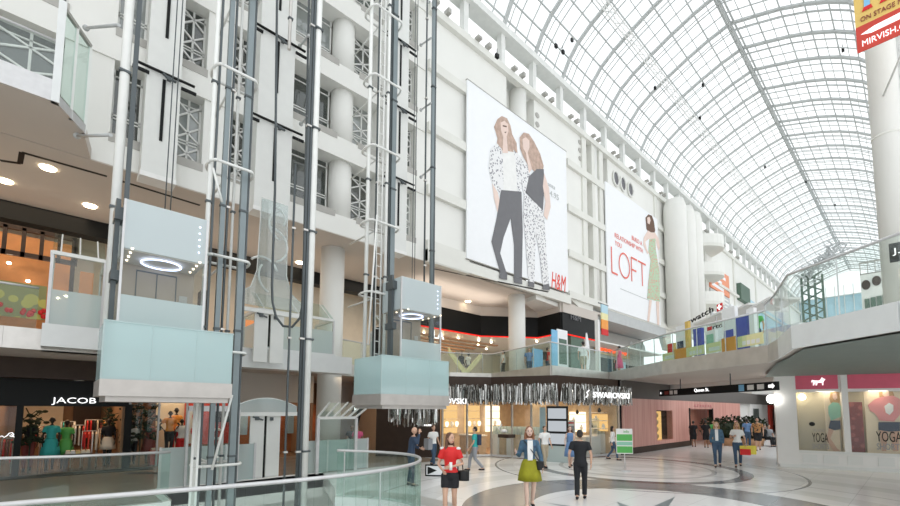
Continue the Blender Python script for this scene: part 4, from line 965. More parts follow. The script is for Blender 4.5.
# soffit panel under the poster
tag(MB().slab([Z(524,303,8.7), Z(536,299,8.7), Z(561,308,8.7), Z(541,316,8.7)], (0,0,.25)).build('soffit_panel', 'wall'), 'white dropped soffit panel right of the poster column', 'panel')
q = thing('column_tie', (XW+.1, 28.6, 4), 'slim white square post on the upper deck beneath the gap between the posters', 'post')
pq = X(598,360,-12.1); BX(-12.2, -12.0, pq.y-.1, pq.y+.1, DK, 7.2).build('shaft', 'white_steel', q)
sf = thing('small_shop_front', (-17, 33, 4), 'grey upper level shop front with lit orange red sign', 'shop front')
BX(XW-1.95, XW-1.85, 29.6, 40, DK, 8.5).build('facade', 'shopgrey', sf)
a = X(605,350,XW-1.8); b = X(620,345,XW-1.8)
BX(XW-1.84, XW-1.7, 31.0, 36.8, 6.55, 7.5).build('fascia_board', 'brass', sf)
tx = MB(); text(tx, 'MARCIANO', (XW-1.68, 31.3, 6.75), R_, U_, .5, 5.0, .05)
q = MB()
for k in range(7): q.ell((XW-1.66, 31.8+k*.68, 7.0), (.05,.28,.24), 10, 6)
q.build('sign_letters', 'redlit', sf)
MB().box(XW-1.83, XW-1.78, 31.5, 34.5, 4.1, 6.3).box(XW-1.83,XW-1.78,36.2,39.5,4.1,6.0).build('dark_opening', 'dark', sf)
MB().box(XW-1.8, XW-1.7, 34.7, 36.0, 4.1, 6.2).build('lit_window', 'murals', sf)
for k in range(3): MB().slab([(XW-1.84, 37.5+k*1.2+.45*math.cos(a*math.pi/8), 7.6+.6*math.sin(a*math.pi/8)) for a in range(16)], (.03,0,0)).build('round_relief', 'roof_steel', sf)
# hanging vertical banner
vb = thing('hanging_banner', (-12, 25.5, 7), 'narrow vertical banner of blue, yellow and red hanging between the two posters', 'banner')
a = X(601,306,-12.0); b = X(608,334,-12.0)
zt, zb_ = X(604,305,-12).z, X(604,335,-12).z
for m, t0, t1, nm in (('murals',1,.72,'blue_field'),('paleyellow',.72,.5,'pale_field'),('orange',.5,.2,'orange_field'),('red',.2,0,'red_field')): BX(-12.03, -11.97, a.y, b.y, zb_+(zt-zb_)*t1, zb_+(zt-zb_)*t0).build(nm, m, vb)
MB().box(-12.02,-11.98,a.y-.3,b.y+.1,zt,zt+.05).build('bracket', 'dark_steel', vb)
# ================================================================== GROUND FLOOR SHOPS
XS = -18.6
D('shop_interior', (.30, .18, .10), .6); D('shop_floor', (.25, .17, .11), .25); D('red_wall', (.55, .05, .03), .5)
# room shells
struct(MB().box(XS-5.1, XS-5, -6, 12, 0, FL).box(XS-5, XS-.1, 1.75, 1.85, 0, FL).box(XS-5, XS-.1, -1.35, -1.25, 0, FL).box(XS-5, XS-.1, 8.6, 8.7, 0, FL).build('wall_shop', 'shop_interior', keep=True))
struct(BX(XS-5, XS-.02, -6, 8.6, 0, .02).build('floor', 'shop_floor', keep=True))
struct(BX(XS-5, XS-.1, -6, 8.6, 2.75, 2.85).build('ceiling', 'shop_interior', keep=True))
# front of the clothing store
def sy(px, py=430, x=XS): return X(px, py, x).y
ja = thing('clothing_store_front', (XS, 0, 0), 'black framed clothing store front with silver letters, green dresses inside', 'shop front')
MB().box(XS-.1, XS+.12, -5, 1.9, 2.12, FL).build('black_fascia', 'dark', ja)
MB().box(XS+.12, XS+.9, -5, 1.9, 2.95, FL).build('bulkhead', 'brown', ja)
for px0, px1 in ((15,22),(124,131)): BX(XS-.1, XS+.05, sy(px0), sy(px1), 0, 2.2).build('pier', 'dark', ja)
tx = MB(); a = X(51,408,XS+.2); b = X(96,404,XS+.2); text(tx, 'JACOB', (XS+.14, a.y, 2.16), R_, U_, .24, b.y-a.y, .05); tx.build('letters', 'signlit', ja)
BX(XS-.03, XS, sy(-30), sy(15), .05, 2.1).build('shop_window', 'shop', ja); BX(XS-.03, XS, sy(131), 1.9, .05, 2.1).build('shop_window', 'shop', ja)
MB().lathe([(.12, 2.93), (.13, 2.95)], (XS+.5, sy(75)), 14).build('speaker_disc', 'shopgrey', ja)
ca_ = thing('window_lettering', (XS, sy(5), 1.0), 'small white script lettering on the window at the far left edge', 'lettering'); y_ = sy(0); MB().tube([(XS+.03, y_+dy, 1.18+dz) for dy, dz in ((-.1,0),(-.05,.06),(0,0),(.05,.05),(.1,0),(.16,.05),(.2,.12),(.26,.14),(.30,.08),(.26,.01),(.21,.04),(.25,.08),(.33,-.02),(.38,.0))], .012, 6).build('script', 'signlit', ca_)
# interior lights
cnt = 0
for k in range(5):
    for j in range(3):
        MB().ell((XS-.6-j*1.2, -1.0+k*.62, 2.68), (.05,.05,.05), 8, 6).build('spot_lamp', 'lamp_warm', ja)
lamp('AREA', (XS-1.8, .3, 2.7), 32, (1,.62,.35), 2.5, sy=2.6); lamp('AREA', (XS-1.8, -3, 2.7), 8, (1,.5,.3), 2.5, sy=2); lamp('AREA', (XS-1.5, 3.6, 2.7), 36, (1,.72,.45), 2.5, sy=3); lamp('AREA', (XS-2, 6.5, 2.7), 24, (1,.75,.55), 2.5, sy=3)
bp_ = thing('wall_display', (XS-4.9, 0, 0), 'lit back wall of the clothing store with dark framed recess', 'display')
MB().box(XS-4.9, XS-4.8, sy(22,430,XS-4.8), sy(62,430,XS-4.8), 1.0, 2.6).build('light_panel', 'cream', bp_)
MB().box(XS-4.9, XS-4.75, sy(72,430,XS-4.8), sy(100,430,XS-4.8), .6, 2.5).build('dark_recess', 'brown', bp_)
# --- people / mannequin builder -------------------------------------------------
def remesh(mb, mats, name, parent, vox, smooth=2):
    t = mb.build('tmp', mats, None, keep=True)
    md = t.modifiers.new('r', 'REMESH'); md.mode = 'VOXEL'; md.voxel_size = vox
    if smooth: ms = t.modifiers.new('s', 'SMOOTH'); ms.iterations = smooth; ms.factor = .5
    dg = bpy.context.evaluated_depsgraph_get(); dg.update()
    me = bpy.data.meshes.new_from_object(t.evaluated_get(dg)); me.name = name
    old = t.data; bpy.data.objects.remove(t); bpy.data.meshes.remove(old)
    vs = [v.co.copy() for v in me.vertices]; fs_2 = [tuple(p.vertices) for p in me.polygons]; bpy.data.meshes.remove(me)
    out = MB(); out.smooth = True; out.add(vs, fs_2); out.smooth = False
    return out
def person(pos, height, face, label, top='white_cloth', bottom='jeans', hair='hair_brown', skin='skin', style={}, cat='person', name='person', group=None, detail=1):
    """face = heading in degrees (0 = looks along +Y, 90 = looks to -X)"""
    st = dict(sleeve='short', legs='trousers', hairlen=0, stride=.18, shoes='black_cloth', bag=None, lh=None, rh=None, lean=0, female=False, sit=False, head_turn=0, bald=False)
    st.update(style)
    root = thing(name, pos, label, cat, group)
    k = height/1.75; a = math.radians(face); ca, sa = math.cos(a), math.sin(a); P0 = Vector(pos)
    def W(p):
        x, y, z = p
        if st['lean'] and z > .95: y += st['lean']*(z-.95)
        return Vector((P0.x+k*(x*ca-y*sa), P0.y+k*(x*sa+y*ca), P0.z+k*z))
    fem = st['female']; sh = .152 if fem else .195; wst = .105 if fem else .135; hp = .155 if fem else .15
    s = st['stride']
    if st['sit']:
        dz = -.43
        L = {+1: [(.09,0,.92+dz),(.10,.42,.93+dz),(.10,.45,.08)], -1: [(-.09,0,.92+dz),(-.11,.40,.93+dz),(-.11,.36,.08)]}
    else:
        dz = 0
        L = {+1: [(.085,0,.92),(.085,s*.62+.02,.50),(.075,s*.85,.085)], -1: [(-.085,0,.92),(-.085,-s*.15+.03,.49),(-.07,-s*1.15,.10+abs(s)*.12)]}
    def T(z): return z+dz
    def ring(c, rx, ry, n=14): return [W((c[0]+rx*math.cos(i*2*math.pi/n), c[1]+ry*math.sin(i*2*math.pi/n), c[2])) for i in range(n)]
    def torso(mb, e, z0=.86, z1=1.5, flare=0):
        prof_ = [(.84,hp*.80,.10),(.90,hp,.115),(.98,hp*.97,.11),(1.08,wst,.092),(1.18,wst*1.06,.095),(1.30,sh*.84,.115),(1.38,sh*.92,.11),(1.44,sh*.80,.085),(1.475,sh*.42,.06),(1.50,.055,.052),(1.56,.05,.05)]
        rs = [ring((0, .0+(0.01 if z > 1.2 else 0), T(z)), rx+e+flare*max(0,(1.1-z)), ry+e+flare*max(0,(1.1-z))) for z, rx, ry in prof_ if z0-.001 <= z <= z1]
        mb.ring_loft(rs)
    def limb(mb, pts, rs, e=0, n=10): mb.tube([W(p) for p in pts], 0, n, rs=[(r+e)*k for r in rs])
    def mid(p, q, t): return tuple(p[i]+(q[i]-p[i])*t for i in range(3))
    # arms
    A = {}
    for sd in (1, -1):
        key = 'rh' if sd == 1 else 'lh'; S0 = (sd*(sh-.01), 0, T(1.415))
        if st[key]:
            el_, wr = st[key]; A[sd] = [S0, (el_[0], el_[1], T(el_[2])), (wr[0], wr[1], T(wr[2]))]
        else:
            sw_ = -sd*s*.5; A[sd] = [S0, (sd*(sh+.055), -.03+sw_*.4, T(1.13)), (sd*(sh+.05), .06+sw_, T(.90))]
    body = MB()
    torso(body, 0)
    for sd in (1, -1):
        h_, kn, an = L[sd]
        limb(body, [mid(h_,kn,0), mid(h_,kn,.5), kn, mid(kn,an,.35), an], [.082,.07,.052,.055,.036] if not fem else [.085,.07,.05,.051,.032])
        limb(body, [an, (an[0]*1.1, an[1]+.10, max(an[2]-.045,.03)), (an[0]*1.1, an[1]+.17, max(an[2]-.06,.02))], [.04,.035,.022])
        q0, q1, q2 = A[sd]; limb(body, [(q0[0]*.7, q0[1], q0[2]), q0, mid(q0,q1,.5), q1, mid(q1,q2,.4), q2], [.05,.053,.043,.036,.035,.025] if not fem else [.042,.045,.036,.031,.030,.021])
    ht = math.radians(st['head_turn']); hz = T(1.645)
    def Hd(x, y, z): return (x*math.cos(ht)-y*math.sin(ht), x*math.sin(ht)+y*math.cos(ht)+.01, hz+z)
    def hell(mb, c, r, n=12, m=8):
        mb.ring_loft([[W(Hd(c[0]+r[0]*math.sin(t)*math.cos(i*2*math.pi/n), c[1]+r[1]*math.sin(t)*math.sin(i*2*math.pi/n), c[2]-r[2]*math.cos(t))) for i in range(n)] for t in [math.pi*(.05+.9*j/m) for j in range(m+1)]])
    hell(body, (0,0,.01), (.073,.092,.098)); hell(body, (0,.022,-.045), (.055,.068,.065))
    hell(body, (0,.10,-.012), (.014,.018,.026), 8, 5)
    vox = (.014 if detail > 1 else .022)*k
    bd = remesh(body, skin, 'body', root, vox)
    # ears, eyes, mouth, hands added to the same mesh
    bd.mat(0)
    for sd in (1, -1): hell(bd, (sd*.075,-.005,-.01), (.012,.022,.032), 8, 5)
    if name == 'person':
        bd.mat(1)
        for sd in (1, -1): hell(bd, (sd*.031,.090,.008), (.014,.008,.007), 8, 5)
        for sd in (1, -1): hell(bd, (sd*.031,.091,.028), (.018,.006,.004), 6, 4)
        bd.mat(2); hell(bd, (0,.086,-.062), (.024,.008,.008), 8, 5)
    bd.mat(0)
    for sd in (1, -1):
        el_, wr = Vector(A[sd][1]), Vector(A[sd][2]); d = (wr-el_).normalized(); x_ = Vector((sd, 0, 0)) if abs(d.x) < .7 else Vector((0, 1, 0))
        b_ = (x_-x_.dot(d)*d).normalized(); c_ = d.cross(b_)         # b_: back of hand outwards, c_: across the palm
        wr2 = wr+d*.005
        rs = []
        for t, wd, th in ((0,.024,.02),(.03,.034,.018),(.07,.04,.015),(.09,.037,.013)):
            cc = wr2+d*t; rs.append([W(tuple(cc+c_*wd*math.cos(i*math.pi/4)+b_*th*math.sin(i*math.pi/4))) for i in range(8)])
        bd.ring_loft(rs)
        for f in range(4):
            ln = (.062,.072,.068,.052)[f]*(.95 if fem else 1); o_f = wr2+d*.083+c_*(.029-.019*f)
            p1 = o_f+d*ln*.5-b_*.006; p2 = p1+(d*.75-b_*.66).normalized()*ln*.5; bd.tube([W(tuple(o_f)), W(tuple(p1)), W(tuple(p2))], 0, 6, rs=[.0095*k,.0088*k,.0065*k])
        o_f = wr2+d*.025+c_*.030; p1 = o_f+(d*.6+c_*.8).normalized()*.034; p2 = p1+(d*.95-b_*.3).normalized()*.028
        bd.tube([W(tuple(o_f)), W(tuple(p1)), W(tuple(p2))], 0, 6, rs=[.0125*k,.0105*k,.008*k])
    bd.build('body', [skin, 'lip', 'lip_red'], root)
    # clothes
    e = .012; tb = MB(); torso(tb, e, .90 if bottom != top else .84, 1.475)
    for sd in (1, -1):
        q0, q1, q2 = A[sd]; sl = st['sleeve']
        if sl == 'none': continue
        if sl == 'short': limb(tb, [(q0[0]*.6, q0[1], q0[2]), q0, mid(q0,q1,.62)], [.052,.058,.055], .010)
        else: limb(tb, [(q0[0]*.6, q0[1], q0[2]), q0, mid(q0,q1,.5), q1, mid(q1,q2,.9)], [.05,.055,.046,.04,.033], e)
    remesh(tb, top, 'top', root, vox*1.1, 2).build('shirt' if st['legs'] != 'dress' else 'dress_top', top, root)
    if st['legs'] in ('trousers', 'shorts'):
        lb = MB(); torso(lb, .015, .84, 1.0)
        for sd in (1, -1):
            h_, kn, an = L[sd]
            if st['legs'] == 'trousers': limb(lb, [mid(h_,kn,0), mid(h_,kn,.5), kn, mid(kn,an,.4), mid(kn,an,.97)], [.09,.078,.060,.058,.052] if not fem else [.087,.072,.052,.052,.04], .010)
            else: t = .62 if fem else .95; limb(lb, [mid(h_,kn,0), mid(h_,kn,.5*t), mid(h_,kn,t)], [.09,.085,.078], .016)
        remesh(lb, bottom, 'trousers', root, vox*1.1, 2).build('trousers' if st['legs'] == 'trousers' else 'shorts', bottom, root)
    else:
        z1 = .60 if st['legs'] == 'skirt' else .45
        kx = MB(); n = 28; rr = []
        for z, r1, r2 in ((1.06,wst+.015,.105),(1.0,hp*.95+.015,.125),(.90,hp+.035,.15),((.9+z1)/2,hp+.075,.18),(z1,hp+.095,.20)):
            rr.append([W(((r1+(.012*(1.06-z)*2)*math.cos(6*i*2*math.pi/n))*math.cos(i*2*math.pi/n), (r2+(.012*(1.06-z)*2)*math.cos(6*i*2*math.pi/n))*math.sin(i*2*math.pi/n)+.01, z)) for i in range(n)])
        kx.ring_loft(rr); kx.build('skirt', bottom, root)
    for sd in (1, -1):
        an = L[sd][2]; sm_ = MB()
        limb(sm_, [(an[0], an[1]-.045, max(an[2]-.05,.03)), (an[0]*1.05, an[1]+.05, max(an[2]-.05,.032)), (an[0]*1.1, an[1]+.15, max(an[2]-.06,.028)), (an[0]*1.1, an[1]+.195, max(an[2]-.065,.024))], [.036,.042,.036,.018], 0, 8)
        sm_.build('shoe', st['shoes'], root)
    if hair and not st['bald']:
        hb = MB(); hell(hb, (0,-.018,.032), (.083,.092,.088)); hell(hb, (0,-.045,-.015), (.078,.066,.075))
        if st['hairlen'] > 0:
            for sx in (-.055,-.02,.02,.055):
                yy = -.06; lr = (.034 if abs(sx) > .03 else .04)
                if abs(sx) > .03: yy = -.01
                hb.tube([W(Hd(sx*1.15,yy,.03)), W(Hd(sx*1.45,yy-.015,-.08)), W(Hd(sx*1.6,yy-.01,-.08-st['hairlen']*.5)), W(Hd(sx*1.3,yy,-.08-st['hairlen']))], 0, 8, rs=[.03*k, lr*k, lr*k, .012*k])
        remesh(hb, hair, 'hair', root, max(.014*k, vox*.8), 1).build('hair', hair, root)
    return root, W
D('hair_auburn', (.24,.10,.045), .5, var=.2, scale=30)
D('lip_red', (.45,.12,.10), .4)
def hpix(px, feet, head):
    p = Z(px, feet, 0); return p, (feet-head)/F*dep(p)*1.0
D('mannequin', (.02,.02,.02), .3); D('mannequin_white', (.8,.78,.74), .3)
def manq(px, x, z, h_, top, bottom, label, face=-90, legs='trousers', skin='mannequin', grp=None, **kw):
    y = X(px, 440, x).y
    st = dict(legs=legs, stride=.06, shoes=skin, female=True); st.update(kw)
    return person((x, y, z), h_, face, label, top, bottom, None, skin, st, cat='mannequin', name='mannequin', group=grp)
manq(51, XS-.6, .05, 1.72, 'teal', 'teal', 'mannequin in a teal dress at the left of the black framed clothing store', legs='dress')
manq(66, XS-.9, .05, 1.62, 'green', 'green', 'mannequin in a bright green dress beside the folded clothes table', legs='dress')
manq(29, XS-.7, .05, 1.70, 'black_cloth', 'maroon', 'dark mannequin with maroon trousers at the left edge of the clothing store')
manq(108, XS-1.0, .05, 1.65, 'black_cloth', 'cream', 'mannequin in black top and cream skirt near the right pier of the clothing store', legs='skirt')
manq(169, XS-.5, .28, 1.70, 'orange', 'black_cloth', 'black mannequin in an orange top on the white plinth, left of the pair', skin='mannequin', lh=((-.33,-.05,1.2),(-.2,.05,1.02)), rh=((.33,-.05,1.2),(.2,.05,1.02)))
manq(175, XS-.9, .28, 1.82, 'orange', 'red', 'taller black mannequin in an orange top behind the white plinth pair', skin='mannequin')
manq(181, XS-.6, .05, 1.62, 'white_cloth', 'red', 'mannequin in a white top and red trousers right of the white plinth')
manq(133, XS-.6, .05, 1.55, 'white_cloth', 'black_cloth', 'mannequin in a white blouse among dark branches in the middle window')
manq(149, XS-.7, .05, 1.60, 'maroon', 'maroon', 'mannequin in a dark red dress among dark branches in the middle window', legs='dress')
y = sy(171,440,XS-.5); tag(BX(XS-1.1, XS-.1, y-.35, y+.3, 0, .28).build('plinth', 'shopwhite'), 'low white plinth under the two orange mannequins', 'plinth')
# racks of clothes
def rack(px0, px1, x, cols, label, z=1.15):
    y0, y1 = sy(px0,440,x), sy(px1,440,x); r = thing('clothes_rack', (x, (y0+y1)/2, 0), label, 'clothes rack')
    MB().tube([(x, y0, z+.32), (x, y1, z+.32)], .015, 6).build('rail', 'brushed', r)
    for y in (y0, y1): MB().tube([(x, y, 0), (x, y, z+.32)], .015, 6).build('upright', 'brushed', r)
    n = max(3, int((y1-y0)/.085)); 
    for k in range(n):
        y = y0+(y1-y0)*(k+.5)/n; c = cols[k*len(cols)//n]
        q = MB().slab([(x-.2, y, z+.22), (x, y, z+.30), (x+.2, y, z+.22), (x+.22, y, z-.32-.05*(k%3)), (x-.2, y, z-.36)], (0,.035,0)).tube([(x, y+.015, z+.29), (x, y+.015, z+.33)], .008, 5)
        tag(q.build('hanging_garment', c), '%s garment, %s from left in the %s' % ({'white_cloth':'white','logo_red':'bright red','brass':'golden tan','khaki':'khaki'}.get(c, c), ('first','second','third','fourth','fifth','sixth','seventh')[min(k,6)], label.replace('rack','row').replace(' in the clothing store','').replace('row of red and cream garments','row').replace('row of red garments','row')), 'garment', 'garments, '+label)
    return r
rack(72, 84, XS-1.2, ['white_cloth','cream','red','red'], 'rack of white and red tops in the clothing store')
rack(82, 97, XS-1.0, ['red','logo_red','white_cloth','cream'], 'rack of red tops right of the table', .95)
rack(98, 108, XS-1.3, ['cream','khaki','brass'], 'rack of beige coats near the right pier', 1.0)
rack(33, 44, XS-1.5, ['red','cream','maroon'], 'rack of red and cream garments behind the teal dress')
rack(2, 13, XS-.6, ['red','maroon','red'], 'rack of red garments in the far left window', .8)
tb = thing('display_table', (XS-.25, sy(78,450,XS-.3), 0), 'low dark table of folded cream clothes in the clothing store', 'table')
y0, y1 = sy(64,450,XS-.3), sy(92,450,XS-.3)
BX(XS-.7, XS-.1, y0, y1, .52, .57).build('tabletop', 'brown', tb)
for x_ in (XS-.65, XS-.15):
    for yy in (y0+.04, y1-.04): BX(x_-.025, x_+.025, yy-.025, yy+.025, .02, .52).build('leg', 'brown', tb)
for k in range(5):
    yy = y0+.1+(y1-y0-.2)*k/4; tag(MB().box(XS-.6, XS-.2, yy-.06, yy+.06, .57, .62).box(XS-.58, XS-.22, yy-.05, yy+.05, .62, .67).build('folded_clothes', ['cream','white_cloth','brass','cream','cream'][k]), 'pile of folded clothes on the low dark table, %s from the left' % nth[k].replace('lowest','first'), 'clothes', 'folded clothes on the table')
rt_ = thing('display_table', (XS-.4, sy(157,445), 0), 'small table with red cloth and pale folded items in the middle window', 'table')
y = sy(157,445,XS-.4); BX(XS-.65, XS-.15, y-.22, y+.22, .05, .55).build('red_cloth', 'red_wall', rt_); BX(XS-.6, XS-.2, y-.17, y+.17, .55, .62).build('pale_items', 'cream', rt_)
rack(60, 74, XS-2.2, ['teal','green','black_cloth','white_cloth','red'], 'rack of mixed colours deep in the store', 1.25)
rack(84, 104, XS-2.4, ['red','black_cloth','cream','maroon','orange'], 'long rear rack under the dark recess', 1.3)
rack(24, 33, XS-1.8, ['brass','red','black_cloth'], 'short rack beside the left pier', 1.1)
rack(40, 50, XS-1.1, ['white_cloth','black_cloth','orange'], 'rack left of the teal dress', .85)
# dark branches decoration
def branches(px0, px1, x, label, n=70, z0=.9, z1=2.1, seed=1):
    random.seed(seed); y0, y1 = sy(px0,430,x), sy(px1,430,x); q = MB()
    for k in range(n):
        p = Vector((x+random.uniform(-.25,.2), random.uniform(y0, y1), random.uniform(z0, z1)))
        d = Vector((random.uniform(-.1,.1), random.uniform(-.2,.2), random.uniform(-.2,.25))); q.beam(p, p+d, .025, .02)
        if k % 2: q.ell(tuple(p+d), (.06,.09,.05), 6, 4)
    q.box(x-.02, x+.02, (y0+y1)/2-.02, (y0+y1)/2+.02, .02, z1-.2)
    return tag(q.build('leafy_branches', 'leaf'), label, 'branches')
branches(22, 40, XS-.5, 'dark leafy branches behind the left of the clothing store opening', 60, 1.0, 1.9, 1)
branches(126, 155, XS-.4, 'dark leafy branches filling the middle window', 150, .9, 2.1, 2); branches(104,114, XS-1.2, 'dark leafy plant near the right pier of the clothing store', 40, .9, 1.9, 3)
# second shop: cream wall, red panel with white bag shape
s2 = thing('red_poster_shop_front', (XS, 4, 0), 'shop front with cream wall, red panels and white round graphics behind the left lift', 'shop front')
BX(XS-.1, XS+.1, 1.9, 8.6, 2.35, FL).build('fascia', 'soffit', s2)
yR = sy(184,430,XS-1.5); yR2 = sy(236,430,XS-1.5)
BX(XS-1.7, XS-1.6, sy(155,430,XS-1.7), yR, 0, 2.7).build('cream_wall', 'cream', s2)
BX(XS-1.6, XS-1.5, yR, yR2, .6, 2.3).build('red_panel', 'red_wall', s2)
q = MB()
yc = sy(195,430,XS-1.5); q.box(XS-1.5, XS-1.48, yc-.22, yc+.22, .65, 2.1)
q.build('white_panel', 'shopwhite', s2)
q = MB(); q.slab([(XS-1.48, yc+.13*math.cos(a*math.pi/8), 1.75+.22*math.sin(a*math.pi/8)) for a in range(16)], (.01,0,0)).slab([(XS-1.48, yc+.16*math.cos(a*math.pi/8), 1.15+.2*math.sin(a*math.pi/8)) for a in range(16)], (.01,0,0)); q.build('red_loops', 'red', s2)
yc = sy(217,430,XS-1.5); q = MB().tube([(XS-1.46, yc+.2*math.cos(a*math.pi/8), 1.0+.2*math.sin(a*math.pi/8)) for a in range(17)], .05, 8); q.build('white_ring', 'shopwhite', s2)
BX(XS-1.5, XS-1.4, sy(210,430,XS-1.5), sy(232,430,XS-1.5), 1.5, 2.1).build('dark_screen', 'dark', s2)
MB().box(XS-.03, XS, 1.95, 8.5, .05, 2.35).build('shop_window', 'shop', s2)
for py_ in (1.95, sy(158), sy(186), sy(239), sy(300)): BX(XS-.06, XS+.03, py_-.03, py_+.03, 0, 2.4).build('mullion', 'brushed', s2)
for k, (p0, p1, m) in enumerate(((240,247,'murals'),(286,296,'murals'),(303,312,'orangelit'),(272,279,'orangelit'))):
    BX(XS-2.0, XS-1.95, sy(p0,430,XS-2), sy(p1,430,XS-2), .9, 1.9).build('lit_poster', m, s2)
BX(XS-2.3, XS-2.2, sy(238,430,XS-2.2), sy(330,430,XS-2.2), 0, 2.3).build('terracotta_wall', 'terracotta', s2)
for k in range(8): MB().ell((XS-.9-(k%2)*.8, 2.4+k*.75, 2.66), (.05,.05,.05), 8, 6).build('spot_lamp', 'lamp_warm', s2)
# brown wall with arch, corridor behind the thick column
bw = thing('brown_wall', (-15, 10, 0), 'dark brown panelled wall with a sweeping arched opening and small white sign behind the railing', 'wall panel')
a = Vector((-19.0, 9.0, 0)); a2 = Vector((-16.4, 10.6, 0)); b = Vector((-14.2, 12.45, 0))
t = (b-a2).normalized(); nn = Vector((-t.y, t.x, 0))*.15
MB().slab([a2, b, b+u*FL, a2+u*FL], nn).build('panel', 'brown', bw)
MB().slab([Vector((-24, 12.5, 0)), a2+nn*8, a2+nn*8+u*FL, Vector((-24, 12.5, FL))], nn).build('rear_panel', 'warm_wall', bw)
L_ = []
for k in range(9): th = math.pi/2*k/8; L_.append(a2+t*(.1-1.2*math.sin(th)*.9)+u*(.2+2.8*math.cos(th)))
MB().tube([tuple(p+Vector((.1,-.1,0))) for p in L_], .10, 8).build('arch_rib', 'dark', bw)
tx = MB(); p = Z(421,434,1.3) if False else b-t*.75; text(tx, 'Swarovski', (p.x+.02, p.y-.03, 1.35), t, U_, .07, .35, .01) if False else None
q = MB().slab([p+u*1.36+nn*-.1, p+t*.38+u*1.36+nn*-.1, p+t*.38+u*1.43+nn*-.1, p+u*1.43+nn*-.1], nn*-.05); q.build('small_sign', 'signlit', bw)
sg = thing('small_sign', (-15.6, 8.9, 1.9), 'small black square sign with a white symbol hanging left of the right lift', 'sign')
p = X(355,409,-15.0); BX(p.x, p.x+.03, p.y-.14, p.y+.14, p.z-.14, p.z+.14).build('plate', 'dark', sg); BX(p.x+.03, p.x+.035, p.y-.05, p.y+.05, p.z-.07, p.z+.07).build('symbol', 'signlit', sg)
MB().box(p.x, p.x+.02, p.y-.01, p.y+.01, p.z+.14, FL).build('rod', 'dark_steel', sg)
lamp('AREA', (-17, 9.5, 3.4), 14, (1,.75,.5), 2, sy=2)
# ---------------------------------------------------------------- crystal store
C0, C1, C2, C3 = Vector((-14.1,12.5,0)), Vector((-12.96,14.4,0)), Vector((-10.2,15.45,0)), Vector((-9.65,19.7,0))
cs = thing('crystal_store_front', tuple(C2), 'glass fronted jewellery store with warm oak interior under a sparkling canopy', 'shop front')
def wall_seg(a, b, z0, z1, m, nm, par, th=.04, off=0):
    t = (b-a).normalized(); nn = Vector((-t.y, t.x, 0)); return MB().slab([a+nn*off+u*z0, b+nn*off+u*z0, b+nn*off+u*z1, a+nn*off+u*z1], nn*th).build(nm, m, par)
for a, b in ((C0,C1),(C1,C2),(C2,C3)):
    wall_seg(a, b, .12, 2.45, 'shop', 'shop_window', cs, .02); wall_seg(a, b, 0, .12, 'brushed', 'plinth', cs, .08); wall_seg(a, b, 2.45, FL, 'brown', 'header', cs, .1)
for p in (C0, C0.lerp(C1,.5), C1, C1.lerp(C2,.33), C1.lerp(C2,.62), C2, C2.lerp(C3,.5), C3): BX(p.x-.035, p.x+.035, p.y-.035, p.y+.035, 0, 2.5).build('mullion', 'steel', cs)
struct(MB().slab([(-14.1,12.5,.0),(-12.96,14.4,0),(-10.2,15.45,0),(-9.65,19.7,0),(-16,19.7,0),(-16,12.5,0)], (0,0,.03)).build('floor', 'shop_interior', keep=True))
struct(MB().slab([(-14.1,12.6,2.75),(-12.96,14.5,2.75),(-10.3,15.55,2.75),(-9.75,19.6,2.75),(-16,19.6,2.75),(-16,12.6,2.75)], (0,0,.1)).build('ceiling', 'cream', keep=True))
D('oak', (.52, .40, .27), .5, var=.12, scale=4)
struct(MB().box(-16.1,-16,12.5,19.8,0,FL).box(-16,-9.7,19.6,19.7,0,FL).build('wall_shop', 'oak', keep=True))
lamp('AREA', (-12.6, 16.9, 2.7), 90, (1,.80,.58), 3.5, sy=3); lamp('AREA', (-14.4, 14.8, 2.7), 40, (1,.78,.55), 2, sy=2)
# interior furniture
def counter(x0, x1, y0, y1, h_, m, label):
    r = thing('display_counter', ((x0+x1)/2, (y0+y1)/2, 0), label, 'counter'); BX(x0, x1, y0, y1, .03, h_-.05).build('base', m, r); BX(x0-.03, x1+.03, y0-.03, y1+.03, h_-.05, h_).build('top', 'shopwhite', r); return r
p = Z(513,452,0); counter(-12.2, -11.0, 15.35, 15.85, .95, 'wall_panel', 'white display counter behind the glass left of the screens')
counter(-15.2, -13.9, 14.6, 15.1, .9, 'oak', 'oak display counter in the left window of the jewellery store')
counter(-10.9, -10.2, 17.6, 18.9, .9, 'wall_panel', 'pale display counter behind the right window of the jewellery store')
for k, (x, y, w_) in enumerate(((-15.95,13.2,1.0),(-15.95,14.6,1.0),(-15.95,16.2,1.1),(-15.95,17.8,1.1))):
    r = thing('wall_niche', (x, y, 1), 'lit niche in the oak back wall of the jewellery store, %s from the left' % ('first','second','third','fourth')[k], 'niche', 'lit wall niches')
    BX(x, x+.06, y-w_/2, y+w_/2, .9, 2.3).build('back_panel', 'goldlit' if k < 3 else 'lamp_soft', r)
    q = MB()
    for z in (1.2, 1.6, 2.0): q.box(x+.06, x+.3, y-w_/2, y+w_/2, z, z+.03)
    q.build('shelf', 'oak', r)['kind'] = 'stuff'
    for j in range(3): MB().lathe([(.04, 1.23), (.09, 1.33), (.09, 1.45), (.03, 1.5)], (x+.2, y-w_/3+j*w_/3), 10).build('lamp_bust', 'shopwhite' if j % 2 else 'lamp_soft', r)
random.seed(11)
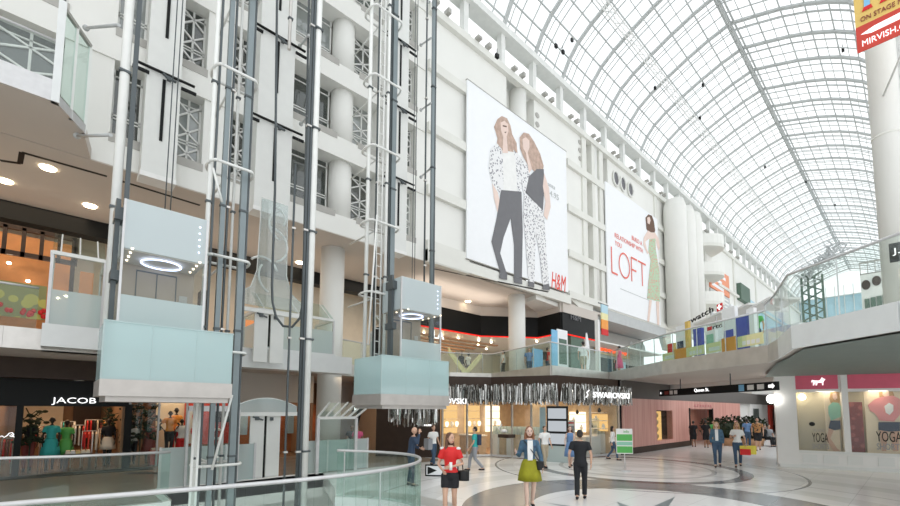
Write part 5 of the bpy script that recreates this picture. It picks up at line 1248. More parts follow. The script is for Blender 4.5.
for k in range(9):
    t = k/8; p = C1.lerp(C2, t*.9+.05)+Vector((-.25, .45, 0)); 
    r = thing('display_pedestal', tuple(p), 'slim white display pedestal just behind the jewellery store glass, %s from the left' % nth[k].replace('lowest','first'), 'pedestal', 'display pedestals')
    BX(p.x-.14, p.x+.14, p.y-.14, p.y+.14, .03, 1.0).build('base', 'oak' if k % 2 else 'wall_panel', r); MB().box(p.x-.13, p.x+.13, p.y-.13, p.y+.13, 1.0, 1.35).build('glass_box', 'frost', r); MB().lathe([(.05,1.0),(.02,1.1),(.07,1.2),(.02,1.27)], (p.x, p.y), 8).build('jewel_stand', 'dark' if k % 3 == 0 else 'brass', r)
st_ = thing('screen_column', tuple(C2), 'tall black column of three glowing screens at the corner of the jewellery store', 'screen')
a = Z(551,459,0); t = (C2-C1).normalized(); c0 = C2-t*.36+Vector((.12,-.30,0)); nn = Vector((t.y, -t.x, 0))*.12
MB().slab([c0+u*.65, c0+t*.85+u*.65, c0+t*.85+u*2.25, c0+u*2.25], nn).build('casing', 'dark', st_)
for k in range(3): z = .72+k*.51; MB().slab([c0+t*.06+nn+u*z, c0+t*.79+nn+u*z, c0+t*.79+nn+u*(z+.42), c0+t*.06+nn+u*(z+.42)], nn*.06).build('screen', 'screen', st_)
MB().slab([c0, c0+t*.85, c0+t*.85+u*.65, c0+u*.65], nn*1.2).build('pedestal', 'frost', st_)
nb = thing('notice_board', (-10.05, 16.6, 0), 'white notice board with red and grey print behind the right window of the jewellery store', 'board')
y0 = 16.35; MB().box(-10.45,-10.40, 16.4, 17.1, .9, 1.65).build('sheet', 'shopwhite', nb); MB().box(-10.40,-10.39, 16.5, 17.0, 1.5, 1.56).build('red_line', 'red', nb); MB().box(-10.40,-10.39,16.5,16.7,1.0,1.4).box(-10.40,-10.39,16.75,17.0,1.0,1.4).build('print', 'grey_cloth', nb)
MB().box(-10.44,-10.41,16.72,16.78,.03,.9).build('stand', 'brushed', nb)
p = Z(513,452,0); p = X(504,431,-11.6); g2 = thing('swan_ornament', tuple(p), 'white curled swan ornament on a dark block behind the clerk', 'ornament')
MB().ell((p.x, p.y, p.z), (.14,.14,.08), 12, 8).tube([(p.x-.1,p.y-.08,p.z), (p.x-.17,p.y-.13,p.z+.1), (p.x-.12,p.y-.1,p.z+.2), (p.x-.06,p.y-.05,p.z+.26), (p.x-.13,p.y-.1,p.z+.3)], .025, 8).build('curl', 'shopwhite', g2)
BX(p.x-.2, p.x+.35, p.y-.15, p.y+.3, .95, p.z-.13).build('dark_block', 'brown', g2)
random.seed(4)
for k, (x, y, w_, z0, z1, m, l) in enumerate(((-13.0,19.5,.9,1.0,2.0,'goldlit','gold lit shelf panel on the end wall of the jewellery store, left one'),(-11.7,19.5,.9,1.0,2.0,'lamp_soft','bright lit shelf panel on the end wall of the jewellery store, middle one'),(-10.5,19.5,.8,1.1,1.9,'goldlit','gold lit shelf panel on the end wall of the jewellery store, right one'))):
    r = thing('wall_display', (x, y, z0), l, 'display'); BX(x-w_/2, x+w_/2, y-.05, y, z0, z1).build('panel', m, r); q = MB()
    for j in range(3): q.box(x-w_/2, x+w_/2, y-.35, y-.05, z0+.1+j*.38, z0+.13+j*.38)
    q.build('shelf', 'shopwhite', r)['kind'] = 'stuff'
    for j in range(4): MB().lathe([(.04, z0+.13+(j%3)*.38), (.09, z0+.2+(j%3)*.38), (.03, z0+.36+(j%3)*.38)], (x-w_*.35+j*w_*.23, y-.2), 8).build('jewel_bust', 'shopwhite' if j % 2 else 'dark', r)
pb_ = thing('poster_banner', (-11.3, 17.2, .1), 'pale blue vertical poster inside the jewellery store left of the glowing screens', 'poster'); q = X(543,434,-11.0); BX(q.x-.02, q.x, q.y-.2, q.y+.2, .1, 2.2).build('sheet', 'murals', pb_)
cb_ = thing('clad_column', (-11.2, 15.6, 0), 'pale wood clad column inside the jewellery store behind the canopy', 'column'); q = Z(515,455,0); q = C1.lerp(C2, .62)+Vector((-.5,1.2,0)); BX(q.x-.35, q.x+.2, q.y-.1, q.y+.3, 0, 2.75).build('shaft', 'oak', cb_)
for k, (px, x, l) in enumerate(((596,-10.7,'white glass display tower behind the right window, left one'),(603,-10.5,'white glass display tower behind the right window, right one'))):
    y_ = X(px, 450, x).y; r = thing('display_tower', (x, y_, 0), l, 'display'); BX(x-.2, x+.2, y_-.2, y_+.2, 0, .95).build('base', 'wall_panel', r); BX(x-.19, x+.19, y_-.19, y_+.19, .95, 1.7).build('glass_box', 'frost', r); MB().lathe([(.05,.96),(.1,1.15),(.03,1.4)], (x, y_), 8).build('jewel_bust', 'dark', r)
# hanging crystal strips
D('crystal', (.55, .55, .53), .12, .85, var=.3, scale=40)
D('crystal_dark', (.22, .21, .19), .15, .85, var=.3, scale=40)
random.seed(21)
def strips(path, n, z_hi, z_lo, label, nm='crystal_canopy', w=.018, out=.25):
    q = MB(); tot = sum((b-a).length for a, b in zip(path, path[1:]))
    for i in range(n):
        d = random.random()*tot
        for a, b in zip(path, path[1:]):
            l = (b-a).length
            if d <= l: break
            d -= l
        t = (b-a).normalized(); nn = Vector((t.y, -t.x, 0)); p = a+t*d+nn*random.uniform(.05, out)
        zt = random.uniform(*z_hi); zl = random.uniform(*z_lo); q.mat(0 if random.random() < .6 else 1)
        ang = random.uniform(0, math.pi); dx, dy = math.cos(ang)*w, math.sin(ang)*w; tilt = random.uniform(-.06,.06)
        q.slab([(p.x-dx, p.y-dy, zt), (p.x+dx, p.y+dy, zt), (p.x+dx+tilt, p.y+dy, zl), (p.x-dx+tilt, p.y-dy, zl)], (-dy*.5, dx*.5, 0))
    return tag(q.build(nm, ['crystal','crystal_dark']), label, 'crystal curtain', kind='stuff')
strips([C0+Vector((-.2,-.2,0)), C1+Vector((.05,-.3,0)), C2+Vector((.25,-.25,0)), C3+Vector((.25,0,0))], 1500, (2.85, 3.2), (2.28, 2.6), 'sparkling canopy of hanging crystal strips above the jewellery store windows', w=.018, out=.5)
strips([Vector((-15.1,10.6,0)), Vector((-13.6,11.9,0))], 190, (2.2, 2.9), (1.35, 2.0), 'cluster of long hanging crystal strips below the right lift before the brown wall', w=.022, out=.9)
ss = thing('store_sign', (-10, 16, 2.6), 'white illuminated store lettering on the sparkling canopy, right of the corner', 'sign')
t2 = (C3-C2).normalized(); tx = MB(); text(tx, 'SWAROVSKI', C2+t2*1.2+Vector((.85,-.1,2.62)), t2, U_, .24, 2.6, .04); tx.build('letters', 'signlit', ss)
tx = MB(); q = C2+t2*.75+Vector((.85,-.1,2.62)); tx.tube([q+u*.0, q+t2*.12+u*.1, q+t2*.05+u*.2, q+t2*.2+u*.3], .025, 6); tx.build('swan_mark', 'signlit', ss)
ss = thing('store_sign', (-13.4, 13.0, 2.6), 'white lettering at the left end of the sparkling canopy beside the right lift', 'sign')
t1 = (C1-C0).normalized(); tx = MB(); pe = Z(465,410,2.6); a = Vector((-13.1, 13.2, 0)); a = X(422,413,-13.2); tx2 = MB(); b = X(466,411,-12.6); tt = Vector((b.x-a.x, b.y-a.y, 0)); text(tx2, 'SWAROVSKI', (a.x, a.y, 2.32), tt, U_, .22, tt.length, .04); tx2.build('letters', 'signlit', ss)
# ---------------------------------------------------------------- pink store
pk = thing('pink_store_front', (-9.5, 29, 0), 'long pink timber clad store front with gold lit window and dark plinth', 'shop front')
PX = -9.5; y0, y1 = 19.9, 37.5; ztop = 2.68
wA, wB = X(657,430,PX).y, X(673,430,PX).y; dA, dB = X(690,430,PX).y, X(713,430,PX).y
MB().box(PX-.3, PX, y0, wA, .3, ztop).box(PX-.3, PX, wB, dA, .3, ztop).box(PX-.3, PX, wA, wB, 2.1, ztop).box(PX-.3, PX, wA, wB, .3, .5).box(PX-.3, PX, dB, y1+2, .3, ztop).box(PX-.3,PX,dA,dB,2.2,ztop).build('pink_cladding', 'pink_boards', pk)
BX(PX-.28, PX+.04, y0, dA, 0, .3).build('plinth', 'brown', pk); BX(PX-.32, PX-.1, y0-.1, y0, 0, FL).build('end_post', 'dark', pk)
BX(PX-.6, PX-.05, y0-.1, 60, ztop, FL).build('dark_header', 'shopgrey_dark', pk) if False else None
D('shopgrey_dark', (.13, .12, .11), .6)
BX(PX-.6, PX-.05, y0-.1, 60, ztop+.01, FL).build('dark_header', 'shopgrey_dark', pk)
BX(PX-.4, PX-.32, wA, wB, .5, 2.1).build('window_back', 'brown', pk)
BX(PX-.31, PX-.28, wA+.1, wA+(wB-wA)*.6, .5, 2.05).build('gold_picture', 'goldlit', pk)
q = MB()
for k in range(4): q.ell((PX-.2, wA+.5, .7+k*.38), (.05,.2,.14), 10, 6)
q.build('ornaments', 'brass', pk)['kind'] = 'stuff'
BX(PX-.06, PX-.04, wA, wB, .5, 2.1).build('pane', 'shop', pk)
BX(PX-1.2, PX-1.1, dA-.5, dB+4, 0, 2.5).build('doorway_wall', 'pink_boards_warm', pk)
for yy in (dA, dB): BX(PX-.2, PX+.05, yy-.08, yy+.04, 0, 2.25).build('door_jamb', 'dark', pk)
tx = MB(); a = X(692,406,PX); text(tx, 'ATHLEISURE', (PX+.02, a.y, 2.32), R_, U_, .22, 5.2, .03) if False else None
for k in range(7): tx.box(PX+.01, PX+.03, dA+.9+k*.5, dA+1.05+k*.5, 2.34, 2.5).box(PX+.01, PX+.03, dA+.9+k*.5, dA+1.2+k*.5, (2.34,2.47,2.4)[k%3], (2.37,2.5,2.43)[k%3])
tx.build('faint_letters', 'pinkprint', pk)['kind'] = 'stuff'
lamp('AREA', (PX-.6, (dA+dB)/2, 2.1), 5, (1,.7,.5), 1, sy=2)
struct(MB().box(PX-.5, PX-.3, 39.5, 109, 0, FL).build('wall_left', 'shopwhite', keep=True))
D('lightfront', (.75,.74,.72), .5)
for k, (y_, m, l) in enumerate(((43,'lightfront','pale far shop front right of the pink store'),(50,'red_wall','narrow far shop front with red panel'),(56,'murals','pale blue far shop front at the end of the ground floor'))):
    r = thing('shop_front', (PX, y_, 0), l, 'shop front'); BX(PX-.29, PX-.1, y_, y_+4, .1, 2.7).build('panel', m, r); BX(PX-.1, PX-.05, y_+.8, y_+2.6, .1, 2.3).build('window', 'window', r)
# ground floor ceiling lights under the bridge and beyond
struct(BX(-9.9, 4, 45, 109, FL, FL+.3).build('ceiling', 'shopwhite', keep=True))
struct(MB().box(3.8, 4, 22, 109, 0, FL).box(-10, 4, 80, 80.2, 0, FL).build('wall_right', 'shopwhite', keep=True))
# ---------------------------------------------------------------- hanging direction sign
ds = thing('direction_sign', (-6, 20, 2.8), 'long black hanging direction sign with white symbols under the bridge', 'sign')
a = Vector((*Z(659,390.5,3.1).xy, 0)); b = Vector((*Z(776,381.6,3.1).xy, 0)); t = (b-a).normalized(); nn = Vector((t.y, -t.x, 0))
MB().slab([a+u*2.81, b+u*2.81, b+u*3.11, a+u*3.11], nn*-.12).build('panel', 'dark', ds)
L_ = (b-a).length
def sq(fr, s_, m, z=2.87, hh=.18): MB().slab([a+t*L_*fr+u*z, a+t*(L_*fr+s_)+u*z, a+t*(L_*fr+s_)+u*(z+hh), a+t*L_*fr+u*(z+hh)], nn*.012).build('symbol_plate', m, ds)
sq(.13,.24,'shopwhite'); sq(.18,.24,'shopwhite'); sq(.76,.26,'skyblue', 2.84, .24); sq(.82,.30,'shopwhite'); sq(.885,.30,'shopwhite'); sq(.07,.32,'maroon',2.88,.16)
tx = MB(); text(tx, 'Queen St.', a+t*L_*.39+u*2.89, t, U_, .17, .95, .012); text(tx, '←', a+t*.1+u*2.9, t, U_, .12, .16, .012); tx.build('lettering', 'signlit', ds)
tx = MB(); q0 = a+t*(L_-.32)+u*2.96; tx.slab([q0+u*-.05, q0+t*.16+u*-.05, q0+t*.16+u*-.09, q0+t*.26+u*.0, q0+t*.16+u*.09, q0+t*.16+u*.05, q0+u*.05], nn*.012); tx.build('arrow', 'signlit', ds)
for f in (.25, .7): p = a+t*L_*f; MB().tube([p+u*3.11, p+u*FL], .02, 6).build('hanger', 'dark_steel', ds)
# back beam behind sign
struct(MB().slab([(-10.4,26.3,3.25),(-4.2,22.7,3.25),(-4.2,22.7,FL),(-10.4,26.3,FL)], (.1,.2,0)).build('trim_30', 'shopwhite', keep=True))
# ---------------------------------------------------------------- green information stand
gs = thing('info_stand', tuple(Z(625,471,0)), 'green and white information panel on a slim steel pole', 'sign stand')
p = Z(625,471,0); t = Vector((math.cos(.62), math.sin(.62)+.2, 0)).normalized(); k_ = dep(p)/F
hw = 8*k_; z0, z1 = (471-454)*k_, (471-429)*k_
nn = Vector((t.y,-t.x,0))*.03
MB().tube([p, p+u*z0], .02, 8).build('pole', 'brushed', gs); MB().lathe([(.2,.0),(.2,.02),(.04,.03)], (p.x, p.y), 16).build('base', 'brushed', gs)
MB().slab([p-t*hw+u*z0, p+t*hw+u*z0, p+t*hw+u*z1, p-t*hw+u*z1], nn).build('panel', 'shopwhite', gs)
for f0, f1, m in ((.04,.30,'green'),(.34,.48,'mint'),(.52,.78,'green')):
    MB().slab([p-t*hw*.94+nn+u*(z0+(z1-z0)*f0), p+t*hw*.94+nn+u*(z0+(z1-z0)*f0), p+t*hw*.94+nn+u*(z0+(z1-z0)*f1), p-t*hw*.94+nn+u*(z0+(z1-z0)*f1)], nn*.2).build('print_field', m, gs)
tx = MB(); text(tx, 'info', p-t*hw*.1+nn*1.1+u*(z0+(z1-z0)*.84), t, U_, .09, None, .01)
tx.build('logo', 'green', gs)
# ---------------------------------------------------------------- right hand shop (pink panels)
rs = thing('sportswear_shop', (-2, 21, 0), 'white shop front with pink sign panels and two poster windows at the right', 'shop front')
D0, D1, D2, D3 = Vector((-4.25,21.75,0)), Vector((-3.45,20.75,0)), Vector((-.55,21.75,0)), Vector((2.6,23.6,0))
def fz(px, py, a, b):
    """point on the vertical plane through a,b seen at pixel"""
    t = (b-a).normalized(); nn = Vector((-t.y, t.x, 0)); r = ray(px, py); o = Vector((0,0,H)); s_ = nn.dot(a-o)/nn.dot(r); return o+r*s_
FA, FB = fz(779,464,D1,D2), fz(900,472,D1,D2)
A_ = Vector((FA.x, FA.y, 0)); B_ = Vector((FB.x, FB.y, 0)); tf = (B_-A_).normalized(); nf = Vector((tf.y, -tf.x, 0))
B2 = B_+tf*2.5
def fs_at(px): q = fz(px, 420, A_, B_); return (Vector((q.x,q.y,0))-A_).dot(tf)
def panel(s0, s1, z0, z1, m, nm, off=0, th=.1, par=rs):
    a = A_+tf*s0+nf*off; b = A_+tf*s1+nf*off; return MB().slab([a+u*z0, b+u*z0, b+u*z1, a+u*z1], nf*th).build(nm, m, par)
Lf = (B2-A_).length
w1a, w1b, w2a = fs_at(799), fs_at(841), fs_at(849); w2b = fs_at(905)+.4
zw0, zw1 = .62, 2.82
panel(0, Lf, 0, .12, 'wall_panel', 'plinth', .04, .14); panel(0, Lf, .12, zw0, 'shopwhite', 'stall_riser')
for s0 in (w1a-.05, w1a+.55, w1b-.0, w2a+.6, w2a+1.4): panel(s0+.08, s0+.5, .2, .5, 'wall_panel', 'raised_panel', .1, .02)
panel(-.05, w1a-.08, .12, 3.6, 'shopwhite', 'corner_pilaster', 0, .18); panel(w1b+.02, w2a-.02, zw0, 3.6, 'shopwhite', 'pilaster', 0, .16)
panel(w1a-.08, Lf, zw1, 3.6, 'shopwhite', 'header'); panel(w1a-.08, Lf, zw0-.06, zw0+.03, 'wall_panel', 'sill', .1, .08); panel(0, Lf, 3.5, 3.6, 'wall_panel', 'cornice', .1, .15)
p1 = panel(w1a-.13, w1b-.05, 2.93, 3.46, 'pink', 'pink_sign_panel', .1, .03); p2 = panel(w2a, Lf-.2, 2.93, 3.46, 'pink', 'pink_sign_panel', .1, .03)
# dog emblem
dog = [(0,.30),(.03,.42),(.10,.44),(.16,.40),(.45,.38),(.62,.42),(.72,.62),(.80,.60),(.84,.52),(.93,.50),(.97,.44),(.88,.38),(.82,.26),(.80,.02),(.74,.02),(.72,.22),(.42,.22),(.36,.02),(.28,.02),(.30,.20),(.22,.18),(.16,.02),(.09,.02),(.12,.22),(.06,.34),(0,.22)]
dx0 = (w1a+w1b)/2-.2
dgm = MB(); dgm.slab([A_+tf*(dx0+x*.42)+nf*.13+u*(3.06+y*.48) for x, y in dog], nf*.01); dgm.build('dog_emblem', 'signlit', p1)
# windows with posters
def win(s0, s1, nm, par=rs): return panel(s0, s1, zw0, zw1, 'shop', nm, -.0, .015)
win(w1a, w1b, 'shop_window'); win(w2a, w2b, 'shop_window')
panel(w1a-.1, w2b, zw0-.1, zw1+.1, 'cream_dim', 'display_back', -.9, .05) if False else None
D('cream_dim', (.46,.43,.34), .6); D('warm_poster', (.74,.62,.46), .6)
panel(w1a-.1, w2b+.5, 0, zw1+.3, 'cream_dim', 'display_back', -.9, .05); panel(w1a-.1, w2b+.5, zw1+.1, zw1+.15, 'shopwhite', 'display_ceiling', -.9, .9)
sm1, sm2 = fs_at(828), fs_at(869)
pa = panel(sm1, w1b+.02, zw0, zw1, 'warm_poster', 'display_poster', -.35, .02); pb = panel(sm2, w2b+.3, zw0, zw1, 'warm_poster', 'display_poster', -.35, .02); panel(w2a+.05, sm2-.05, zw0, 2.45, 'dots', 'dotted_panel', -.4, .02)
def pw(off, pts, m, nm, par): 
    q = MB(); q.slab([(lambda r: r)(fz(px, py, A_+nf*off, B_+nf*off)) for px, py in pts], nf*.006); return q.build(nm, m, par)
hh = lambda pts: [(780+x/4.217, 360+y/4.217) for x, y in pts]
o1 = -.32
pw(o1, hh([(208,165),(214,130),(232,120),(250,140),(252,175),(240,190),(215,185)]), 'hair_blond', 'printed_hair', pa)
pw(o1+.01, hh([(222,140),(238,138),(242,160),(232,170),(222,160)]), 'skin_pale', 'printed_face', pa)
pw(o1+.012, hh([(203,195),(222,178),(245,180),(256,195),(256,240),(215,255),(204,225)]), 'mint', 'printed_top', pa)
pw(o1+.013, hh([(212,255),(254,255),(256,292),(230,296),(205,288)]), 'navy', 'printed_shorts', pa)
pw(o1+.011, hh([(206,285),(228,292),(212,330),(240,372),(256,384),(225,384),(196,338)]), 'skin', 'printed_legs', pa)
pw(o1, hh([(415,120),(440,108),(470,115),(482,150),(470,170),(420,165)]), 'hair_blond', 'printed_hair', pb)
pw(o1+.01, hh([(432,120),(458,120),(460,150),(445,158),(432,146)]), 'skin_pale', 'printed_face', pb)
pw(o1+.012, hh([(370,190),(400,165),(430,155),(475,150),(506,165),(506,230),(480,260),(420,255),(400,225),(380,215)]), 'pinkprint', 'printed_sweater', pb)
pw(o1+.02, hh([(440,195),(460,180),(478,190),(478,215),(462,232),(446,222)]), 'white_cloth', 'printed_heart', pb)
pw(o1+.013, hh([(415,262),(506,262),(506,300),(460,302),(415,295)]), 'navy', 'printed_shorts', pb)
pw(o1+.011, hh([(420,296),(455,300),(448,384),(430,384)]), 'skin', 'printed_leg', pb); pw(o1+.011, hh([(465,302),(503,300),(500,384),(478,384)]), 'skin', 'printed_leg', pb)
def ftext(s_, px, py, hgt, px1, m, par):
    a = fz(px, py, A_+nf*.02, B_+nf*.02); b = fz(px1, py, A_+nf*.02, B_+nf*.02); tx = MB(); text(tx, s_, a, tf, U_, hgt, (Vector((b.x,b.y,0))-Vector((a.x,a.y,0))).length, .008); tx.build('window_lettering', m, par)
ftext('YOGA', 812.5, 442, .34, 828.5, 'dark', rs); ftext('SHORTS', 812.5, 448.5, .18, 829, 'grey_cloth', rs)
ftext('YOGA', 876.5, 441.5, .36, 902, 'dark', rs); ftext('SHORTS', 877, 449.5, .22, 903, 'grey_cloth', rs)
ftext('THE SHORT', 812.5, 431.5, .1, 825, 'grey_cloth', rs)
q = fz(812, 424, A_+nf*.02, B_+nf*.02); MB().slab([q+tf*.09*math.cos(a*math.pi/8)+u*.08*math.sin(a*math.pi/8) for a in range(16)], nf*.008).build('round_sticker', 'dark', rs)
lamp('AREA', tuple(A_+tf*(w1a+1)-nf*.5+u*2.85), 10, (1,.85,.65), .5, sy=1.5); lamp('AREA', tuple(A_+tf*(w2a+1)-nf*.5+u*2.85), 13, (1,.85,.65), .5, sy=2)
q = fz(802, 397, A_-nf*.6, B_-nf*.6); MB().ell(tuple(q), (.12,.12,.12), 12, 8).build('window_lamp', 'lamp_warm', rs)
# return side of the shop and body
sd_ = A_+Vector((-.15,3.5,0)); MB().slab([A_-nf*.1+tf*-.04, sd_, sd_+u*3.6, A_-nf*.1+tf*-.04+u*3.6], (.2,0,0)).build('side_wall', 'shopwhite', rs)
# green grey bulkhead between the shop and the curved deck edge above
gb = MB()
ed = [Vector((-2.87,15.33,0)), Vector((-2.43,14.22,0)), Vector((-1.84,12.3,0)), Vector((-1.38,11.88,0)), Vector((-.13,10.8,0)), Vector((4,10.2,0))]
low = [Vector((A_.x-.3,A_.y-.05,0))]+[A_+tf*s_+nf*.3 for s_ in (.3, 1.1, 2.2, 3.2, 6)]
vs = [p+u*(FL-.05) for p in ed]+[p+u*(FL-.12) for p in low]
gb.add([tuple(v+Vector((.12,.12,0))) if i < 6 else tuple(v) for i, v in enumerate(vs)], [(i, i+1, i+7, i+6) for i in range(5)])
struct(gb.build('ceiling', 'green_soffit', keep=True))
wl = thing('wall_lamp', tuple(fz(776,398,D0,D1)), 'twin round white wall lamps on a bracket at the left corner of the white shop', 'lamp')
for k, (px, py) in enumerate(((771,399),(776,399))):
    q = Y(px, py, A_.y-.05-k*.25); MB().ell((q.x, q.y, q.z), (.15,.15,.17), 14, 10).build('globe', 'lamp_white', wl)
q = Y(781,399,A_.y-.05); MB().tube([(q.x-.4, q.y, q.z), (q.x+.05, q.y, q.z)], .035, 6).ell((q.x-.05, q.y, q.z), (.1,.1,.12), 10, 6).build('bracket', 'brown', wl)
# ---------------------------------------------------------------- banners near the tall column
bn = thing('theatre_banner', (pc.x, 14, 11), 'red and yellow banner with white lettering hanging at the top right corner', 'banner')
a = Y(857.5,54,13.2); b = Y(902,38,13.2); 
# hangs across the gallery, slightly turned
def bq(z0, z1, m, nm, off=0): return MB().slab([(a.x, 13.2+off, z0), (a.x+1.05, 13.2+off, z0), (a.x+1.05, 13.2+off, z1), (a.x, 13.2+off, z1)], (0,-.02,0)).build(nm, m, bn)
bq(a.z, a.z+.62, 'red_wall', 'red_field'); bq(a.z+.62, a.z+2.6, 'banner_yellow', 'yellow_field') if False else None
D('banner_yellow', (.72,.50,.14), .5); bq(a.z+.62, a.z+2.6, 'banner_yellow', 'yellow_field')
tx = MB(); text(tx, 'MIRVISH.COM', (a.x+.09, 13.17, a.z+.10), (1,0,0), U_, .14, .92, .01); tx.build('lettering', 'signlit', bn)
tx = MB(); text(tx, 'ON STAGE NOW', (a.x+.09, 13.17, a.z+.70), (1,0,0), U_, .11, .9, .01); tx.build('red_lettering', 'maroon', bn)
q = MB(); q.slab([(a.x+.08+.0, 13.17, a.z+.40), (a.x+.25, 13.17, a.z+.34), (a.x+.9, 13.17, a.z+.36), (a.x+1.0, 13.17, a.z+.43), (a.x+.8, 13.17, a.z+.50), (a.x+.3, 13.17, a.z+.47)], (0,-.01,0)); q.build('white_ribbon', 'signlit', bn)
for k, xx in enumerate((.16, .45)): 
    MB().slab([(a.x+xx, 13.17, a.z+1.0), (a.x+xx+.10, 13.17, a.z+1.0), (a.x+xx+.12, 13.17, a.z+1.5), (a.x+xx+.02, 13.17, a.z+1.5)], (0,-.01,0)).build('printed_leg', 'skyblue', bn); MB().slab([(a.x+xx-.04, 13.17, a.z+.93), (a.x+xx+.14, 13.17, a.z+.93), (a.x+xx+.12, 13.17, a.z+1.02), (a.x+xx, 13.17, a.z+1.02)], (0,-.012,0)).build('printed_shoe', 'red', bn)
MB().tube([(a.x, 13.2, a.z+2.6), (a.x+1.1, 13.2, a.z+2.6)], .03, 6).tube([(a.x+.9, 13.2, a.z+.1), (pc.x, 15.68, a.z+.1)], .025, 6).build('bracket', 'white_steel', bn)
js = thing('store_sign', (pc.x, 14, 5), 'small black sign with white letters at the right edge before the tall column', 'sign')
a = Y(890,263,13.5); BX(a.x, a.x+.9, 13.45, 13.5, a.z, a.z+.42).build('panel', 'dark', js); tx = MB(); text(tx, 'J.CREW', (a.x+.05, 13.44, a.z+.13), (1,0,0), U_, .17, .8, .01); tx.build('letters', 'signlit', js)
MB().tube([(a.x+.6,13.5,a.z+.42),(a.x+.6,13.5,a.z+.9),(pc.x+.1,15.68,a.z+.9)], .02, 6).build('bracket', 'dark_steel', js)
tag(BX(a.x+.25, a.x+.7, 13.5, 13.52, a.z+.45, a.z+.65).build('purple_sign', 'blue'), 'small dark violet sign just above the black letter sign', 'sign')
# ---------------------------------------------------------------- bridge kiosks and promotion boards
bA, bB = Vector((-10.0,20.35,0)), Vector((-2.95,15.4,0)); tb_ = (bB-bA).normalized(); nb_ = Vector((tb_.y,-tb_.x,0))
def bs(px): 
    t = tb_; nn = Vector((-t.y,t.x,0)); r = ray(px, 355); o = Vector((0,0,H)); s_ = nn.dot(bA-o)/nn.dot(r); q = o+r*s_; return (Vector((q.x,q.y,0))-bA).dot(t)
def bpt(px, off, py=355):
    a0 = bA+nb_*off; nn = Vector((-tb_.y,tb_.x,0)); r = ray(px, py); o = Vector((0,0,H)); return o+r*(nn.dot(a0-o)/nn.dot(r))
boards_ = [(664,677,.0,.34,'paleyellow','yellow strip board at the left end of the bridge railing'),(676,688,.0,.42,'orange','orange board on the bridge railing, left one'),(688,706,.05,.38,'paleyellow','yellow board with dark print right of the left orange board'),(708,723,.05,.38,'paleyellow','yellow board with dark print left of the right orange board'),(724,738,.0,.45,'orange','orange board on the bridge railing, right one'),(740,766,.05,.4,'paleyellow','wide pale yellow board at the right end of the bridge railing')]
for px0, px1, z0, z1, m, l in boards_:
    s0, s1 = bs(px0), bs(px1); r = thing('promotion_board', tuple(bA+tb_*s0+u*DK), l, 'board')
    p0 = bA+tb_*s0+nb_*.05; p1 = bA+tb_*s1+nb_*.05
    MB().slab([p0+u*(DK+.05+z0), p1+u*(DK+.05+z0), p1+u*(DK+.05+z1), p0+u*(DK+.05+z1)], nb_*.02).build('sheet', m, r)
    if m == 'paleyellow':
        q = MB()
        for k in range(4): c_ = p0.lerp(p1, .2+.18*k); q.slab([c_+u*(DK+.15)+nb_*.02, c_+tb_*.13+u*(DK+.15)+nb_*.02, c_+tb_*.13+u*(DK+.28)+nb_*.02, c_+u*(DK+.28)+nb_*.02], nb_*.005)
        q.build('print_marks', 'shopwhite', r)
def pylon(px, w_, z1, m, m2, label, off=-.8):
    p = bpt(px, off); p.z = 0; r = thing('display_pylon', tuple(p+u*DK), label, 'display')
    h_ = w_/2; MB().slab([p-tb_*h_+u*DK, p+tb_*h_+u*DK, p+tb_*h_+u*(DK+z1), p-tb_*h_+u*(DK+z1)], nb_*-.12).build('board', m, r)
    if m2: MB().slab([p-tb_*h_*.7+nb_*.01+u*(DK+.5), p+tb_*h_*.7+nb_*.01+u*(DK+.5), p+tb_*h_*.7+nb_*.01+u*(DK+.95), p-tb_*h_*.7+nb_*.01+u*(DK+.95)], nb_*.01).build('picture', m2, r)
pylon(681, .55, 1.6, 'poster', 'navy', 'white display board with dark phone picture at the left of the bridge'); pylon(687.5, .18, 1.7, 'banner_yellow', None, 'narrow yellow and blue banner beside the white phone board')
pylon(698, .45, 1.3, 'blue', None, 'dark blue banner board behind the left yellow boards'); pylon(711, .5, 1.1, 'poster', 'mint', 'white board with pale green picture in the middle of the bridge')
pylon(730, .6, 1.75, 'poster', 'blue', 'tall white display board with blue picture behind the right orange board'); pylon(744, .55, 1.35, 'blue', None, 'blue banner board at the right of the bridge'); pylon(752, .3, 1.5, 'poster', None, 'slim white board right of the blue banner')
pylon(671, .5, .95, 'banner_yellow', 'red', 'small yellow and red poster at the left end of the bridge')
k1 = thing('sales_kiosk', tuple(bA+tb_*3.5-nb_*2+u*DK), 'pale watch kiosk with curved roof panels behind the bridge boards', 'kiosk')
q = MB()
for px0, px1 in ((655,680),(680,705),(705,725)):
    p0 = bA+tb_*bs(px0)-nb_*1.8; p1 = bA+tb_*bs(px1)-nb_*1.8; q.slab([p0+u*(DK+1.75), p1+u*(DK+1.95), p1+u*(DK+2.02), p0+u*(DK+1.82)], nb_*-1.2)
q.build('roof_panel', 'wall_panel', k1)['kind'] = 'stuff'
p0 = bA+tb_*bs(660)-nb_*2.2; p1 = bA+tb_*bs(740)-nb_*2.2; MB().slab([p0+u*DK, p1+u*DK, p1+u*(DK+1.0), p0+u*(DK+1.0)], nb_*-.6).build('counter', 'poster', k1)
sg2 = thing('kiosk_sign', tuple(bA+tb_*3+u*6.2), 'dark lettering of the watch kiosk with a red square logo above the bridge', 'sign')
p0 = bpt(688,-1.0,325); p1 = bpt(716,-1.0,321); zz = p0.z; p0.z = p1.z = 0
tx = MB(); text(tx, 'swatch', p0+u*zz, (p1-p0)+u*.25, U_, .22, (p1-p0).length*.95, .03); tx.build('letters', 'black', sg2)
